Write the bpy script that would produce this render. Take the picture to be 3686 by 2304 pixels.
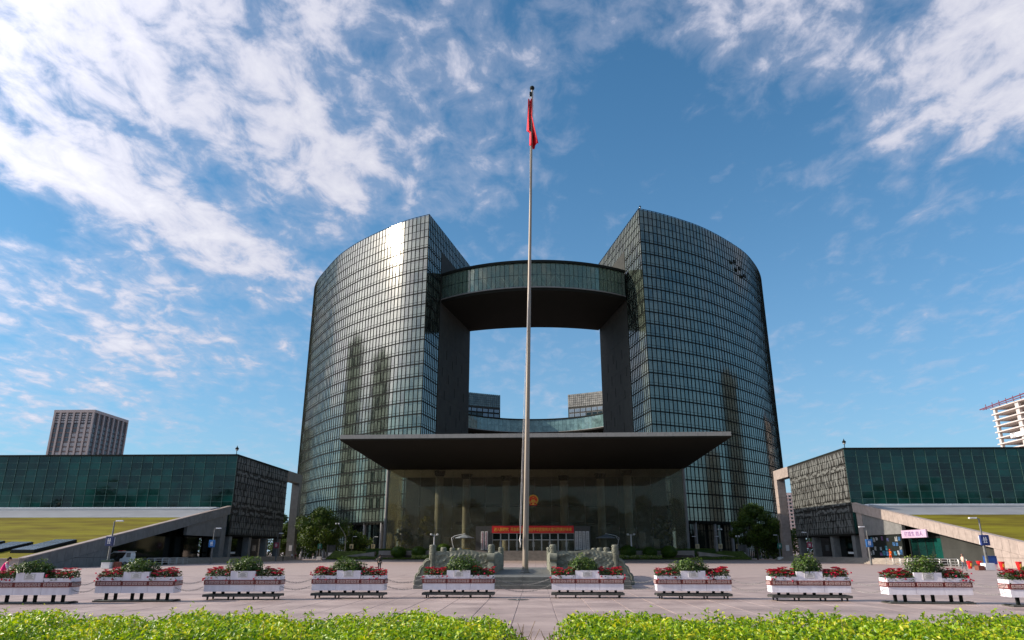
import bpy, bmesh, math, random
import numpy as np
from mathutils import Vector, Matrix, Euler, Quaternion
random.seed(7)
rng = np.random.default_rng(7)
PI = math.pi
for o in list(bpy.data.objects):
    bpy.data.objects.remove(o)
SC = bpy.context.scene
COL = SC.collection

# ------------------------------------------------------------------ camera
CAM_POS = Vector((0.0, 0.0, 2.1))
TILT, YAW = math.radians(18.02), math.radians(1.80)
cam_d = bpy.data.cameras.new('camera')
cam_d.sensor_width = 36.0
cam_d.lens = 25.0
cam_d.clip_start = 0.1
cam_d.clip_end = 8000
cam = bpy.data.objects.new('camera', cam_d)
cam.location = CAM_POS
cam.rotation_euler = (PI/2 + TILT, 0, YAW)
COL.objects.link(cam)
SC.camera = cam

# ------------------------------------------------------------------ sun and sky
SUN_EL = math.radians(25)
SUN_AZ = Vector((-0.998, -0.060)).normalized()      # horizontal direction towards the sun
SUN_VEC = Vector((SUN_AZ.x*math.cos(SUN_EL), SUN_AZ.y*math.cos(SUN_EL), math.sin(SUN_EL)))
sun_d = bpy.data.lights.new('sun', 'SUN')
sun_d.energy = 5.0
sun_d.angle = math.radians(0.5)
sun_d.color = (1.0, 0.88, 0.74)
sun = bpy.data.objects.new('sun', sun_d)
sun.rotation_euler = SUN_VEC.to_track_quat('Z', 'Y').to_euler()
sun.location = (-200, -60, 160)
COL.objects.link(sun)

W = bpy.data.worlds.new('World')
SC.world = W
W.use_nodes = True
nt = W.node_tree
nt.nodes.clear()
def N(tree, kind, **kw):
    n = tree.nodes.new(kind)
    for k, v in kw.items():
        if k.startswith('i_'):
            key = k[2:]
            key = int(key) if key.isdigit() else key.replace('_', ' ')
            n.inputs[key].default_value = v
        else:
            setattr(n, k, v)
    return n
def L(tree, a, b):
    tree.links.new(a, b)
def M(tree, op, a, b=None, c=None, clamp=False):
    n = tree.nodes.new('ShaderNodeMath'); n.operation = op; n.use_clamp = clamp
    for i, v in enumerate((a, b, c)):
        if v is None: continue
        if isinstance(v, (int, float)): n.inputs[i].default_value = v
        else: tree.links.new(v, n.inputs[i])
    return n.outputs[0]
def VM(tree, op, a, b=None):
    n = tree.nodes.new('ShaderNodeVectorMath'); n.operation = op
    for i, v in enumerate((a, b)):
        if v is None: continue
        if isinstance(v, (tuple, list)): n.inputs[i].default_value = v
        else: tree.links.new(v, n.inputs[i])
    return n.outputs['Value'] if op in ('LENGTH', 'DOT_PRODUCT', 'DISTANCE') else n.outputs[0]
def MIXC(tree, f, a, b, mode='MIX'):
    n = tree.nodes.new('ShaderNodeMix'); n.data_type = 'RGBA'; n.blend_type = mode
    for key, v in ((0, f), (6, a), (7, b)):
        if isinstance(v, (int, float)): n.inputs[key].default_value = v
        elif isinstance(v, (tuple, list)): n.inputs[key].default_value = (*v, 1) if len(v) == 3 else v
        else: tree.links.new(v, n.inputs[key])
    return n.outputs[2]
def SMOOTH(tree, v, lo, hi):
    n = tree.nodes.new('ShaderNodeMapRange'); n.interpolation_type = 'SMOOTHSTEP'
    tree.links.new(v, n.inputs[0]); n.inputs[1].default_value = lo; n.inputs[2].default_value = hi
    return n.outputs[0]

sky = N(nt, 'ShaderNodeTexSky', sky_type='NISHITA', sun_disc=False)
sky.sun_elevation = SUN_EL
sky.sun_rotation = math.atan2(SUN_AZ.x, SUN_AZ.y)
sky.air_density = 1.0
sky.dust_density = 0.5
sky.ozone_density = 3.5
SKY_STRENGTH = 0.107
tc = N(nt, 'ShaderNodeTexCoord')
sep = N(nt, 'ShaderNodeSeparateXYZ'); L(nt, tc.outputs['Generated'], sep.inputs[0])
den = M(nt, 'ADD', M(nt, 'MAXIMUM', sep.outputs[2], 0.0), 0.16)
px_ = M(nt, 'DIVIDE', sep.outputs[0], den)
py_ = M(nt, 'DIVIDE', sep.outputs[1], den)
pc = N(nt, 'ShaderNodeCombineXYZ'); L(nt, px_, pc.inputs[0]); L(nt, py_, pc.inputs[1])
P = pc.outputs[0]
# broad cloud banks, laid out on the cloud deck: centre x, y, half length along y, half width, turn, weight
BANKS = [(-0.62, 0.93, 0.46, 0.32, -45, 0.165), (-0.80, 1.46, 0.36, 0.12, -33, 0.25), (-0.38, 1.36, 0.24, 0.16, -35, 0.11),
         (-1.95, 0.40, 1.1, 1.0, -30, 0.33), (0.80, 0.92, 0.36, 0.24, 35, 0.23), (0.33, 0.88, 0.15, 0.16, 0, 0.19), (0.62, 1.28, 0.26, 0.10, 25, 0.09),  # first bank is out of view, thickened to brighten the left tower's reflections
         (1.3, 0.7, 0.5, 0.4, 30, 0.2), (-1.1, 1.95, 0.40, 0.36, -30, 0.13), (-1.9, 2.3, 0.7, 0.6, -30, 0.12), (-0.05, 0.35, 0.3, 0.4, 0, 0.08), (-0.06, 1.10, 0.26, 0.13, -10, 0.06),
         (-0.5, -1.2, 1.6, 1.8, 0, 0.17), (0.42, 1.55, 0.5, 0.40, 0, -0.10), (0.26, 1.13, 0.14, 0.14, 0, -0.12), (-1.15, 1.32, 0.20, 0.12, -35, -0.18)]  # first bank lies behind the camera, added to lighten the planter fronts
bias = None
for cx, cy, hl, hw, ang, wt in BANKS:
    d = VM(nt, 'SUBTRACT', P, (cx, cy, 0))
    a = math.radians(ang)
    u = VM(nt, 'DOT_PRODUCT', d, (math.cos(a)/hw, math.sin(a)/hw, 0))
    v = VM(nt, 'DOT_PRODUCT', d, (-math.sin(a)/hl, math.cos(a)/hl, 0))
    r2 = M(nt, 'ADD', M(nt, 'MULTIPLY', u, u), M(nt, 'MULTIPLY', v, v))
    g = M(nt, 'MULTIPLY', M(nt, 'EXPONENT', M(nt, 'MULTIPLY', r2, -1.0)), wt)
    bias = g if bias is None else M(nt, 'ADD', bias, g)
stretch = VM(nt, 'MULTIPLY', P, (1.35, 0.9, 1.0))
n1 = N(nt, 'ShaderNodeTexNoise', i_Scale=3.2, i_Detail=9.0, i_Roughness=0.60, i_Distortion=0.25); L(nt, stretch, n1.inputs['Vector'])
n2 = N(nt, 'ShaderNodeTexNoise', i_Scale=10.5, i_Detail=7.0, i_Roughness=0.60, i_Distortion=0.35); L(nt, VM(nt, 'MULTIPLY', P, (1.25, 0.9, 1.0)), n2.inputs['Vector'])
dens = M(nt, 'ADD', M(nt, 'ADD', M(nt, 'MULTIPLY', n1.outputs[0], 0.45), M(nt, 'MULTIPLY', n2.outputs[0], 0.55)), bias)
veil = M(nt, 'MULTIPLY', SMOOTH(nt, dens, 0.48, 0.70), 0.40)
puff = SMOOTH(nt, dens, 0.555, 0.745)
cov = M(nt, 'MAXIMUM', veil, puff)
cov = M(nt, 'MULTIPLY', cov, SMOOTH(nt, sep.outputs[2], 0.0, 0.07), clamp=True)
cov = M(nt, 'MULTIPLY', cov, 0.93)
core = SMOOTH(nt, dens, 0.62, 0.92)
cl = MIXC(nt, core, (4.5, 4.6, 5.6), (6.6, 6.5, 6.9))
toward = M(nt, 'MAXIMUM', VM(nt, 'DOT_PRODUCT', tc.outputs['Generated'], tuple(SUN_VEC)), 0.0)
halo = M(nt, 'ADD', 1.0, M(nt, 'MULTIPLY', M(nt, 'POWER', toward, 6.0), 4.0))      # cloud brightened round the unseen sun, added to lift the left tower's reflections
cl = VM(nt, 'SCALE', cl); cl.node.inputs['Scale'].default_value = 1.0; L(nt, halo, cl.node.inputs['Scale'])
skyc = MIXC(nt, 1.0, sky.outputs[0], (0.47, 1.03, 1.17), 'MULTIPLY')
low = M(nt, 'MULTIPLY', M(nt, 'EXPONENT', M(nt, 'MULTIPLY', M(nt, 'MAXIMUM', sep.outputs[2], 0.0), -4.6)), 0.85)
skyc = MIXC(nt, low, skyc, (3.3, 4.15, 5.4))      # pale dusty air towards the horizon
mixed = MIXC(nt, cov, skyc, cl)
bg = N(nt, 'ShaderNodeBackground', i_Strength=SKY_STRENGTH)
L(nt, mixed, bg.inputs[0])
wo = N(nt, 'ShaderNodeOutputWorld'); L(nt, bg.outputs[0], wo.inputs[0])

vs = SC.view_settings
vs.view_transform = 'Standard'; vs.look = 'None'; vs.gamma = 1.0; vs.use_curve_mapping = False
vs.exposure = 0.35
SC.render.engine = 'CYCLES'
SC.cycles.max_bounces = 6
SC.cycles.transparent_max_bounces = 12
SC.cycles.sample_clamp_indirect = 6.0
SC.cycles.use_denoising = True

# ------------------------------------------------------------------ helpers
def tag(o, label=None, cat=None, group=None, kind=None):
    if label: o['label'] = label
    if cat: o['category'] = cat
    if group: o['group'] = group
    if kind: o['kind'] = kind
    return o
def thing(name, label, cat, loc=(0, 0, 0), rz=0.0, group=None):
    o = bpy.data.objects.new(name, None)
    o.empty_display_size = 0.3
    o.location = loc; o.rotation_euler = (0, 0, rz)
    COL.objects.link(o)
    return tag(o, label, cat, group)
def link(name, me, parent=None, mat=None):
    o = bpy.data.objects.new(name, me)
    COL.objects.link(o)
    if parent is not None: o.parent = parent
    return o
def copy_tree(o, parent=None):
    c = o.copy(); COL.objects.link(c)
    if parent is not None: c.parent = parent
    for ch in list(o.children): copy_tree(ch, c)
    return c
def origin(o):
    v = Vector((0, 0, 0))
    while o is not None:
        v = v + o.location; o = o.parent
    return v
class MB:
    """collects boxes, tubes and polygons and links them as one mesh object"""
    def __init__(s): s.v = []; s.f = []; s.m = []; s.cur = 0
    def quad(s, *p):
        b = len(s.v); s.v += [tuple(q) for q in p]; s.f.append(tuple(range(b, b+len(p)))); s.m.append(s.cur)
    def hexa(s, p):      # 8 points, bottom ring then top ring
        b = len(s.v); s.v += [tuple(q) for q in p]
        for f in ((3, 2, 1, 0), (4, 5, 6, 7), (0, 1, 5, 4), (1, 2, 6, 5), (2, 3, 7, 6), (3, 0, 4, 7)):
            s.f.append(tuple(b+i for i in f)); s.m.append(s.cur)
        return s
    def box(s, x0, x1, y0, y1, z0, z1):
        return s.hexa([(x0, y0, z0), (x1, y0, z0), (x1, y1, z0), (x0, y1, z0), (x0, y0, z1), (x1, y0, z1), (x1, y1, z1), (x0, y1, z1)])
    def cbox(s, c, d, rot=None):
        pts = []
        for sz in (-1, 1):
            for sx, sy in ((-1, -1), (1, -1), (1, 1), (-1, 1)):
                q = Vector((sx*d[0]/2, sy*d[1]/2, sz*d[2]/2))
                if rot is not None: q = rot @ q
                pts.append(tuple(Vector(c)+q))
        return s.hexa(pts)
    def prism(s, poly, z0, z1):
        n = len(poly); b = len(s.v)
        s.v += [(p[0], p[1], z0) for p in poly] + [(p[0], p[1], z1) for p in poly]
        s.f.append(tuple(b+i for i in reversed(range(n)))); s.f.append(tuple(b+n+i for i in range(n))); s.m += [s.cur]*2
        for i in range(n):
            j = (i+1) % n; s.f.append((b+i, b+j, b+n+j, b+n+i)); s.m.append(s.cur)
        return s
    def extrude(s, poly, off):      # any planar polygon pushed along a vector
        n = len(poly); b = len(s.v); off = Vector(off)
        s.v += [tuple(p) for p in poly] + [tuple(Vector(p)+off) for p in poly]
        s.f.append(tuple(b+i for i in reversed(range(n)))); s.f.append(tuple(b+n+i for i in range(n))); s.m += [s.cur]*2
        for i in range(n):
            j = (i+1) % n; s.f.append((b+i, b+j, b+n+j, b+n+i)); s.m.append(s.cur)
        return s
    def tube(s, pts, r, n=8, cap=True):
        pts = [Vector(p) for p in pts]; k = len(pts)
        rs = r if isinstance(r, (list, tuple)) else [r]*k
        b = len(s.v); ref = None
        for i, p in enumerate(pts):
            t = (pts[min(i+1, k-1)]-pts[max(i-1, 0)])
            t = t.normalized() if t.length > 1e-9 else Vector((0, 0, 1))
            if ref is None: ref = Vector((0, 1, 0)) if abs(t.y) < 0.9 else Vector((1, 0, 0))
            u = (ref - t*ref.dot(t)).normalized(); w = t.cross(u); ref = u
            for j in range(n):
                a = 2*PI*j/n; s.v.append(tuple(p + (u*math.cos(a)+w*math.sin(a))*rs[i]))
        for i in range(k-1):
            for j in range(n):
                j2 = (j+1) % n
                s.f.append((b+i*n+j, b+i*n+j2, b+(i+1)*n+j2, b+(i+1)*n+j)); s.m.append(s.cur)
        if cap:
            s.f.append(tuple(b+j for j in reversed(range(n)))); s.f.append(tuple(b+(k-1)*n+j for j in range(n))); s.m += [s.cur]*2
        return s
    def lathe(s, prof, c=(0, 0, 0), n=16):
        b = len(s.v); k = len(prof)
        for r, z in prof:
            for j in range(n):
                a = 2*PI*j/n; s.v.append((c[0]+r*math.cos(a), c[1]+r*math.sin(a), c[2]+z))
        for i in range(k-1):
            for j in range(n):
                j2 = (j+1) % n
                s.f.append((b+i*n+j, b+i*n+j2, b+(i+1)*n+j2, b+(i+1)*n+j)); s.m.append(s.cur)
        s.f.append(tuple(b+j for j in reversed(range(n)))); s.f.append(tuple(b+(k-1)*n+j for j in range(n))); s.m += [s.cur]*2
        return s
    def mesh(s, name, mats, off=None, smooth=False, bevel=0.0):
        me = bpy.data.meshes.new(name)
        v = s.v if off is None else [(p[0]-off[0], p[1]-off[1], p[2]-off[2]) for p in s.v]
        me.from_pydata(v, [], s.f)
        if not isinstance(mats, (list, tuple)): mats = [mats]
        for m in mats: me.materials.append(m)
        if len(mats) > 1: me.polygons.foreach_set('material_index', s.m)
        bm = bmesh.new(); bm.from_mesh(me)
        bmesh.ops.recalc_face_normals(bm, faces=bm.faces)
        if bevel > 0:
            es = [e for e in bm.edges if len(e.link_faces) == 2 and e.calc_face_angle(0) > 0.6]
            bmesh.ops.bevel(bm, geom=es, offset=bevel, segments=1, affect='EDGES', clamp_overlap=True)
        if smooth:
            for f in bm.faces: f.smooth = True
            for e in bm.edges:
                if len(e.link_faces) == 2 and e.calc_face_angle(0) > 0.8: e.smooth = False
        bm.to_mesh(me); bm.free(); me.update()
        return me
    def build(s, name, mats, parent=None, world=False, smooth=False, bevel=0.0, kind=None):
        off = origin(parent) if (world and parent is not None) else None
        o = link(name, s.mesh(name, mats, off, smooth, bevel), parent)
        if kind: o['kind'] = kind
        return o

def leaf_cloud(name, cen, nrm, size, mat, parent=None, aspect=0.5, var=None, fold=0.25, kind='stuff', updir=None):
    """many folded pointed leaves in one mesh; cen, nrm: (n,3) arrays, size: (n,)"""
    n = len(cen)
    nrm = nrm/np.maximum(np.linalg.norm(nrm, axis=1, keepdims=True), 1e-6)
    r = rng.normal(size=(n, 3)) if updir is None else updir + 0.35*rng.normal(size=(n, 3))
    t = r - nrm*np.sum(r*nrm, axis=1, keepdims=True)
    t /= np.maximum(np.linalg.norm(t, axis=1, keepdims=True), 1e-6)
    b = np.cross(nrm, t)
    s = size[:, None]
    droop = nrm*s*fold
    V = np.empty((n, 6, 3))
    V[:, 0] = cen - t*s*0.5
    V[:, 1] = cen - t*s*0.05 + b*s*aspect*0.5 + droop*0.6
    V[:, 2] = cen + t*s*0.5 - droop*0.5
    V[:, 3] = cen - t*s*0.05 - b*s*aspect*0.5 + droop*0.6
    V[:, 4] = cen - t*s*0.05
    V[:, 5] = cen + t*s*0.26 - droop*0.1
    me = bpy.data.meshes.new(name)
    base = (np.arange(n)*6)[:, None]
    q = np.concatenate([base+np.array([[0, 4, 1]]), base+np.array([[4, 5, 1]]), base+np.array([[5, 2, 1]]),
                        base+np.array([[0, 3, 4]]), base+np.array([[4, 3, 5]]), base+np.array([[5, 3, 2]])], axis=1).reshape(-1)
    me.vertices.add(n*6); me.vertices.foreach_set('co', V.reshape(-1))
    me.loops.add(n*18); me.loops.foreach_set('vertex_index', q.astype(np.int32))
    me.polygons.add(n*6)
    me.polygons.foreach_set('loop_start', np.arange(0, n*18, 3, dtype=np.int32))
    me.polygons.foreach_set('loop_total', np.full(n*6, 3, dtype=np.int32))
    a = me.attributes.new('rnd', 'FLOAT', 'POINT')
    rv = rng.random(n) if var is None else var
    a.data.foreach_set('value', np.repeat(rv, 6).astype(np.float32))
    me.materials.append(mat)
    me.update(calc_edges=True); me.validate()
    o = link(name, me, parent)
    if kind: o['kind'] = kind
    return o

# ------------------------------------------------------------------ materials
MATS = {}
def pmat(name, col, rough=0.7, metal=0.0, spec=0.5, var=0.12, scale=3.0, bump=0.0, bscale=20.0, col2=None, coat=0.0, ior=None, detail=5.0, emit=None, rand=0.0, streak=None):
    """principled material: base colour broken up by object-space noise, optional relief and per-object tone"""
    if name in MATS: return MATS[name]
    m = bpy.data.materials.new(name); m.use_nodes = True; t = m.node_tree
    p = t.nodes['Principled BSDF']
    p.inputs['Roughness'].default_value = rough; p.inputs['Metallic'].default_value = metal
    p.inputs['Specular IOR Level'].default_value = spec
    if ior: p.inputs['IOR'].default_value = ior
    if coat: p.inputs['Coat Weight'].default_value = coat; p.inputs['Coat Roughness'].default_value = 0.08
    g = N(t, 'ShaderNodeNewGeometry'); pos = g.outputs['Position']
    if streak: pos = VM(t, 'MULTIPLY', pos, streak)
    nz = N(t, 'ShaderNodeTexNoise', i_Scale=scale, i_Detail=detail, i_Roughness=0.6); L(t, pos, nz.inputs['Vector'])
    c2 = col2 if col2 else tuple(max(0.0, c*(1-2.2*var)) for c in col)
    c1 = col if col2 else tuple(min(1.0, c*(1+1.2*var)) for c in col)
    f = SMOOTH(t, nz.outputs[0], 0.28, 0.72)
    c = MIXC(t, f, c2, c1)
    if rand:
        oi = N(t, 'ShaderNodeObjectInfo')
        k = M(t, 'ADD', M(t, 'MULTIPLY', oi.outputs['Random'], 2*rand), 1.0-rand)
        hs = N(t, 'ShaderNodeHueSaturation'); L(t, c, hs.inputs['Color']); L(t, k, hs.inputs['Value']); c = hs.outputs[0]
    L(t, c, p.inputs['Base Color'])
    L(t, M(t, 'ADD', M(t, 'MULTIPLY', nz.outputs[0], 0.16), rough-0.08, clamp=True), p.inputs['Roughness'])
    if bump:
        nb = N(t, 'ShaderNodeTexNoise', i_Scale=bscale, i_Detail=6.0, i_Roughness=0.65); L(t, g.outputs['Position'], nb.inputs['Vector'])
        b = N(t, 'ShaderNodeBump', i_Strength=bump, i_Distance=0.05); L(t, nb.outputs[0], b.inputs['Height']); L(t, b.outputs[0], p.inputs['Normal'])
    MATS[name] = m
    return m
def leafmat(name, stops, rough=0.45, trans=0.35, spec=0.35):
    m = bpy.data.materials.new(name); m.use_nodes = True; t = m.node_tree
    p = t.nodes['Principled BSDF']; out = t.nodes['Material Output']
    at = N(t, 'ShaderNodeAttribute', attribute_name='rnd')
    cr = N(t, 'ShaderNodeValToRGB'); L(t, at.outputs['Fac'], cr.inputs[0])
    el = cr.color_ramp.elements
    el[0].position, el[0].color = stops[0][0], (*stops[0][1], 1)
    el[1].position, el[1].color = stops[-1][0], (*stops[-1][1], 1)
    for pos, c in stops[1:-1]:
        e = el.new(pos); e.color = (*c, 1)
    L(t, cr.outputs[0], p.inputs['Base Color'])
    p.inputs['Roughness'].default_value = rough; p.inputs['Specular IOR Level'].default_value = spec
    tr = N(t, 'ShaderNodeBsdfTranslucent'); L(t, MIXC(t, 1.0, cr.outputs[0], (1.25, 1.2, 0.5), 'MULTIPLY'), tr.inputs[0])
    mx = N(t, 'ShaderNodeMixShader', i_0=trans); L(t, p.outputs[0], mx.inputs[1]); L(t, tr.outputs[0], mx.inputs[2])
    L(t, mx.outputs[0], out.inputs[0])
    return m
def curtain_glass(name, tint, lit, ior, per_object, rough=0.035, dark=(0.010, 0.014, 0.012), open_=0.35):
    """coated office glazing: dark room, pleated blinds behind, mirror-like surface; one random value per pane"""
    m = bpy.data.materials.new(name); m.use_nodes = True; t = m.node_tree
    p = t.nodes['Principled BSDF']
    if per_object:
        rv = N(t, 'ShaderNodeObjectInfo').outputs['Random']
    else:
        rv = N(t, 'ShaderNodeAttribute', attribute_name='rnd').outputs['Fac']
    uv = N(t, 'ShaderNodeUVMap'); sp = N(t, 'ShaderNodeSeparateXYZ'); L(t, uv.outputs[0], sp.inputs[0])
    cb = N(t, 'ShaderNodeCombineXYZ')
    L(t, M(t, 'ADD', M(t, 'MULTIPLY', sp.outputs[0], 5.0), M(t, 'MULTIPLY', rv, 173.0)), cb.inputs[0])
    L(t, M(t, 'MULTIPLY', sp.outputs[1], 0.35), cb.inputs[1]); L(t, M(t, 'MULTIPLY', rv, 91.0), cb.inputs[2])
    pl = N(t, 'ShaderNodeTexNoise', i_Scale=1.6, i_Detail=3.0, i_Roughness=0.7); L(t, cb.outputs[0], pl.inputs['Vector'])
    wn = N(t, 'ShaderNodeTexWhiteNoise', noise_dimensions='1D'); L(t, M(t, 'MULTIPLY', rv, 977.0), wn.inputs['W'])
    r2 = wn.outputs[0]
    edge = M(t, 'ADD', open_-0.10, M(t, 'MULTIPLY', r2, 0.30))
    fold = SMOOTH(t, M(t, 'SUBTRACT', pl.outputs[0], edge), -0.02, 0.16)
    height = M(t, 'LESS_THAN', M(t, 'ADD', sp.outputs[1], 0.0), M(t, 'ADD', 0.78, M(t, 'MULTIPLY', r2, 0.14)))
    sill = M(t, 'GREATER_THAN', sp.outputs[1], M(t, 'MULTIPLY', r2, 0.12))
    f = M(t, 'MULTIPLY', M(t, 'MULTIPLY', fold, height), sill)
    tone = MIXC(t, r2, tuple(c*0.55 for c in lit), lit)
    c = MIXC(t, f, dark, tone)
    head = M(t, 'MULTIPLY', M(t, 'GREATER_THAN', sp.outputs[1], 0.86), 0.6)
    c = MIXC(t, head, c, tuple(x*0.45 for x in lit))
    L(t, MIXC(t, 1.0, c, tint, 'MULTIPLY'), p.inputs['Base Color'])
    p.inputs['Roughness'].default_value = rough; p.inputs['IOR'].default_value = ior
    p.inputs['Specular IOR Level'].default_value = 0.5
    p.inputs['Specular Tint'].default_value = (1.0, 0.96, 0.84, 1)
    return m
def clear_glass(name, tint=(0.72, 0.76, 0.70), refl=1.45, alpha_r=0.02, dust_lift=0.06, lift_tint=(0.25, 0.26, 0.23)):
    m = bpy.data.materials.new(name); m.use_nodes = True; t = m.node_tree
    t.nodes.clear(); out = N(t, 'ShaderNodeOutputMaterial')
    tr = N(t, 'ShaderNodeBsdfTransparent'); tr.inputs[0].default_value = (*tint, 1)
    gl = N(t, 'ShaderNodeBsdfGlossy'); gl.inputs['Roughness'].default_value = alpha_r; gl.inputs[0].default_value = (0.96, 0.93, 0.82, 1)
    df = N(t, 'ShaderNodeBsdfDiffuse'); df.inputs[0].default_value = (*lift_tint, 1)  # dust layer strengthened to lighten the glass, brightness put into its colour
    fr = N(t, 'ShaderNodeFresnel', i_IOR=refl)
    m1 = N(t, 'ShaderNodeMixShader'); L(t, fr.outputs[0], m1.inputs[0]); L(t, tr.outputs[0], m1.inputs[1]); L(t, gl.outputs[0], m1.inputs[2])
    g = N(t, 'ShaderNodeNewGeometry')
    nz = N(t, 'ShaderNodeTexNoise', i_Scale=0.35, i_Detail=6.0); L(t, g.outputs['Position'], nz.inputs['Vector'])
    m2 = N(t, 'ShaderNodeMixShader'); L(t, M(t, 'MULTIPLY', nz.outputs[0], dust_lift*2), m2.inputs[0]); L(t, m1.outputs[0], m2.inputs[1]); L(t, df.outputs[0], m2.inputs[2])
    L(t, m2.outputs[0], out.inputs[0])
    return m

m_pave_slab = pmat('paving_granite', (0.42, 0.33, 0.295), 0.62, col2=(0.26, 0.195, 0.178), scale=0.40, detail=10.0, bump=0.12, bscale=60, rand=0.10)
m_joint = pmat('paving_joint', (0.16, 0.135, 0.13), 0.9)
m_white = pmat('white_planter', (0.86, 0.83, 0.88), 0.5, var=0.03, scale=1.6, col2=(0.72, 0.68, 0.73), streak=(2.2, 2.2, 0.5), detail=8.0, rand=0.02)
m_red = pmat('oxblood_trim', (0.17, 0.026, 0.02), 0.55, var=0.15, scale=12)
m_trim = pmat('pale_trim', (0.62, 0.47, 0.44), 0.6, var=0.06)
m_dark = pmat('dark_steel', (0.012, 0.015, 0.014), 0.7, var=0.1, spec=0.15)
m_trolley = pmat('trolley_steel', (0.075, 0.077, 0.068), 0.65, metal=0.1, var=0.2, scale=8)
m_rubber = pmat('black_rubber', (0.018, 0.018, 0.018), 0.7)
m_stone = pmat('carved_greenstone', (0.190, 0.193, 0.145), 0.8, var=0.16, scale=3.5, bump=0.3, bscale=28)
m_stone_d = pmat('podium_stone', (0.13, 0.13, 0.115), 0.65, var=0.12, scale=2.0, bump=0.1, bscale=30)
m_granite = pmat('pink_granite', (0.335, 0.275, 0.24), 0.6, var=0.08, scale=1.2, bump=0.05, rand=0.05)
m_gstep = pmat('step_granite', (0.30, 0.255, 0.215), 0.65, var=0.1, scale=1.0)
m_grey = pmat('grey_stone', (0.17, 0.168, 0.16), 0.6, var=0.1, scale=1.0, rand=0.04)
m_tower_stone = pmat('tower_dark_stone', (0.042, 0.043, 0.038), 0.8, spec=0.15, var=0.10, scale=0.35, rand=0.05)
m_fin = pmat('mullion_metal', (0.010, 0.012, 0.010), 0.8, spec=0.08)
m_core = pmat('tower_core', (0.014, 0.017, 0.015), 0.85, spec=0.1)
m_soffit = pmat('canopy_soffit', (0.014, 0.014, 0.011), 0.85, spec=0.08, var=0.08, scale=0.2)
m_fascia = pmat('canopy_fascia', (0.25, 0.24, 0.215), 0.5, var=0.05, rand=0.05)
m_pole = pmat('brushed_pole', (0.26, 0.215, 0.165), 0.5, metal=0.1, var=0.05, streak=(1, 1, 0.1))
m_lamp = pmat('lamp_post_paint', (0.16, 0.16, 0.155), 0.45, metal=0.4)
m_lamphead = pmat('lamp_head', (0.72, 0.73, 0.75), 0.4)
m_flag = pmat('red_flag', (0.62, 0.012, 0.025), 0.6, var=0.08, spec=0.2)
m_rope = pmat('rope', (0.70, 0.66, 0.62), 0.8)
m_chain = pmat('galvanised_chain', (0.26, 0.25, 0.235), 0.6, metal=0.2)
m_hullglass = clear_glass('hall_glass', (0.90, 0.90, 0.82), 1.30, 0.02, 0.15, (0.26, 0.255, 0.205))
m_bridgeglass = clear_glass('bridge_glass', (0.78, 0.88, 0.80), 1.7, 0.03, 0.26, (0.22, 0.32, 0.265))
TW = dict(tint=(0.90, 1.0, 0.92), lit=(0.125, 0.14, 0.118), ior=2.1, rough=0.10, dark=(0.006, 0.010, 0.008), open_=0.34)
m_tw_o = curtain_glass('tower_glass', per_object=True, **TW)
m_tw_j = curtain_glass('tower_glass_far', per_object=False, **TW)
m_teal = pmat('teal_glass', (0.005, 0.055, 0.043), 0.05, var=0.3, scale=0.13, ior=1.45, col2=(0.004, 0.009, 0.010), rand=0.45)
m_tealfin = pmat('teal_fin', (0.05, 0.105, 0.09), 0.35, metal=0.2)
m_dglass = pmat('dark_glass', (0.008, 0.012, 0.010), 0.06, ior=1.5, var=0.2)
m_grass = pmat('sloped_turf', (0.20, 0.185, 0.014), 0.95, spec=0.1, var=0.2, scale=0.30, detail=9.0, col2=(0.10, 0.075, 0.010), bump=0.6, bscale=9, streak=(0.35, 1.2, 1))
m_zinc = pmat('zinc_roof', (0.34, 0.35, 0.36), 0.45, metal=0.3, var=0.05, scale=0.3)
m_skylight = pmat('skylight_glass', (0.16, 0.20, 0.24), 0.12, ior=1.6, var=0.08)
m_leafdark = pmat('relief_ground', (0.026, 0.025, 0.021), 0.8, var=0.1, rand=0.06)
m_leafrel = pmat('relief_leaf', (0.120, 0.124, 0.113), 0.7, var=0.14, scale=0.8, rand=0.10)
m_soil = pmat('soil', (0.07, 0.05, 0.035), 0.95, var=0.2, scale=6)
m_lawn = pmat('lawn', (0.055, 0.085, 0.015), 0.95, var=0.3, scale=1.3, spec=0.1, bump=0.6, bscale=6)
m_bark = pmat('bark', (0.075, 0.055, 0.04), 0.9, var=0.25, scale=9, bump=0.5, bscale=12)
m_twig = pmat('twig', (0.20, 0.14, 0.075), 0.85, var=0.2, scale=20)
m_wtext = pmat('white_print', (0.82, 0.82, 0.82), 0.6, var=0.01)
m_ktext = pmat('black_print', (0.02, 0.02, 0.022), 0.6)
m_ytext = pmat('yellow_print', (0.95, 0.78, 0.08), 0.5, var=0.02)
m_rtext = pmat('red_print', (0.45, 0.03, 0.03), 0.6)
m_gtext = pmat('grey_print', (0.30, 0.28, 0.26), 0.6)
m_gold = pmat('gold', (0.80, 0.50, 0.08), 0.35, metal=0.3, var=0.05)
m_banner = pmat('banner_red', (0.78, 0.016, 0.022), 0.6, var=0.03)
m_plaque = pmat('white_plaque', (0.76, 0.74, 0.72), 0.5, var=0.02)
m_steel = pmat('satin_steel', (0.52, 0.52, 0.50), 0.35, metal=0.7, var=0.05)
lf_hedge = leafmat('hedge_leaf', [(0.0, (0.012, 0.045, 0.003)), (0.35, (0.060, 0.17, 0.004)), (0.7, (0.25, 0.41, 0.008)), (0.92, (0.40, 0.50, 0.012)), (1.0, (0.58, 0.56, 0.03))], 0.38, 0.38, 0.4)
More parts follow.
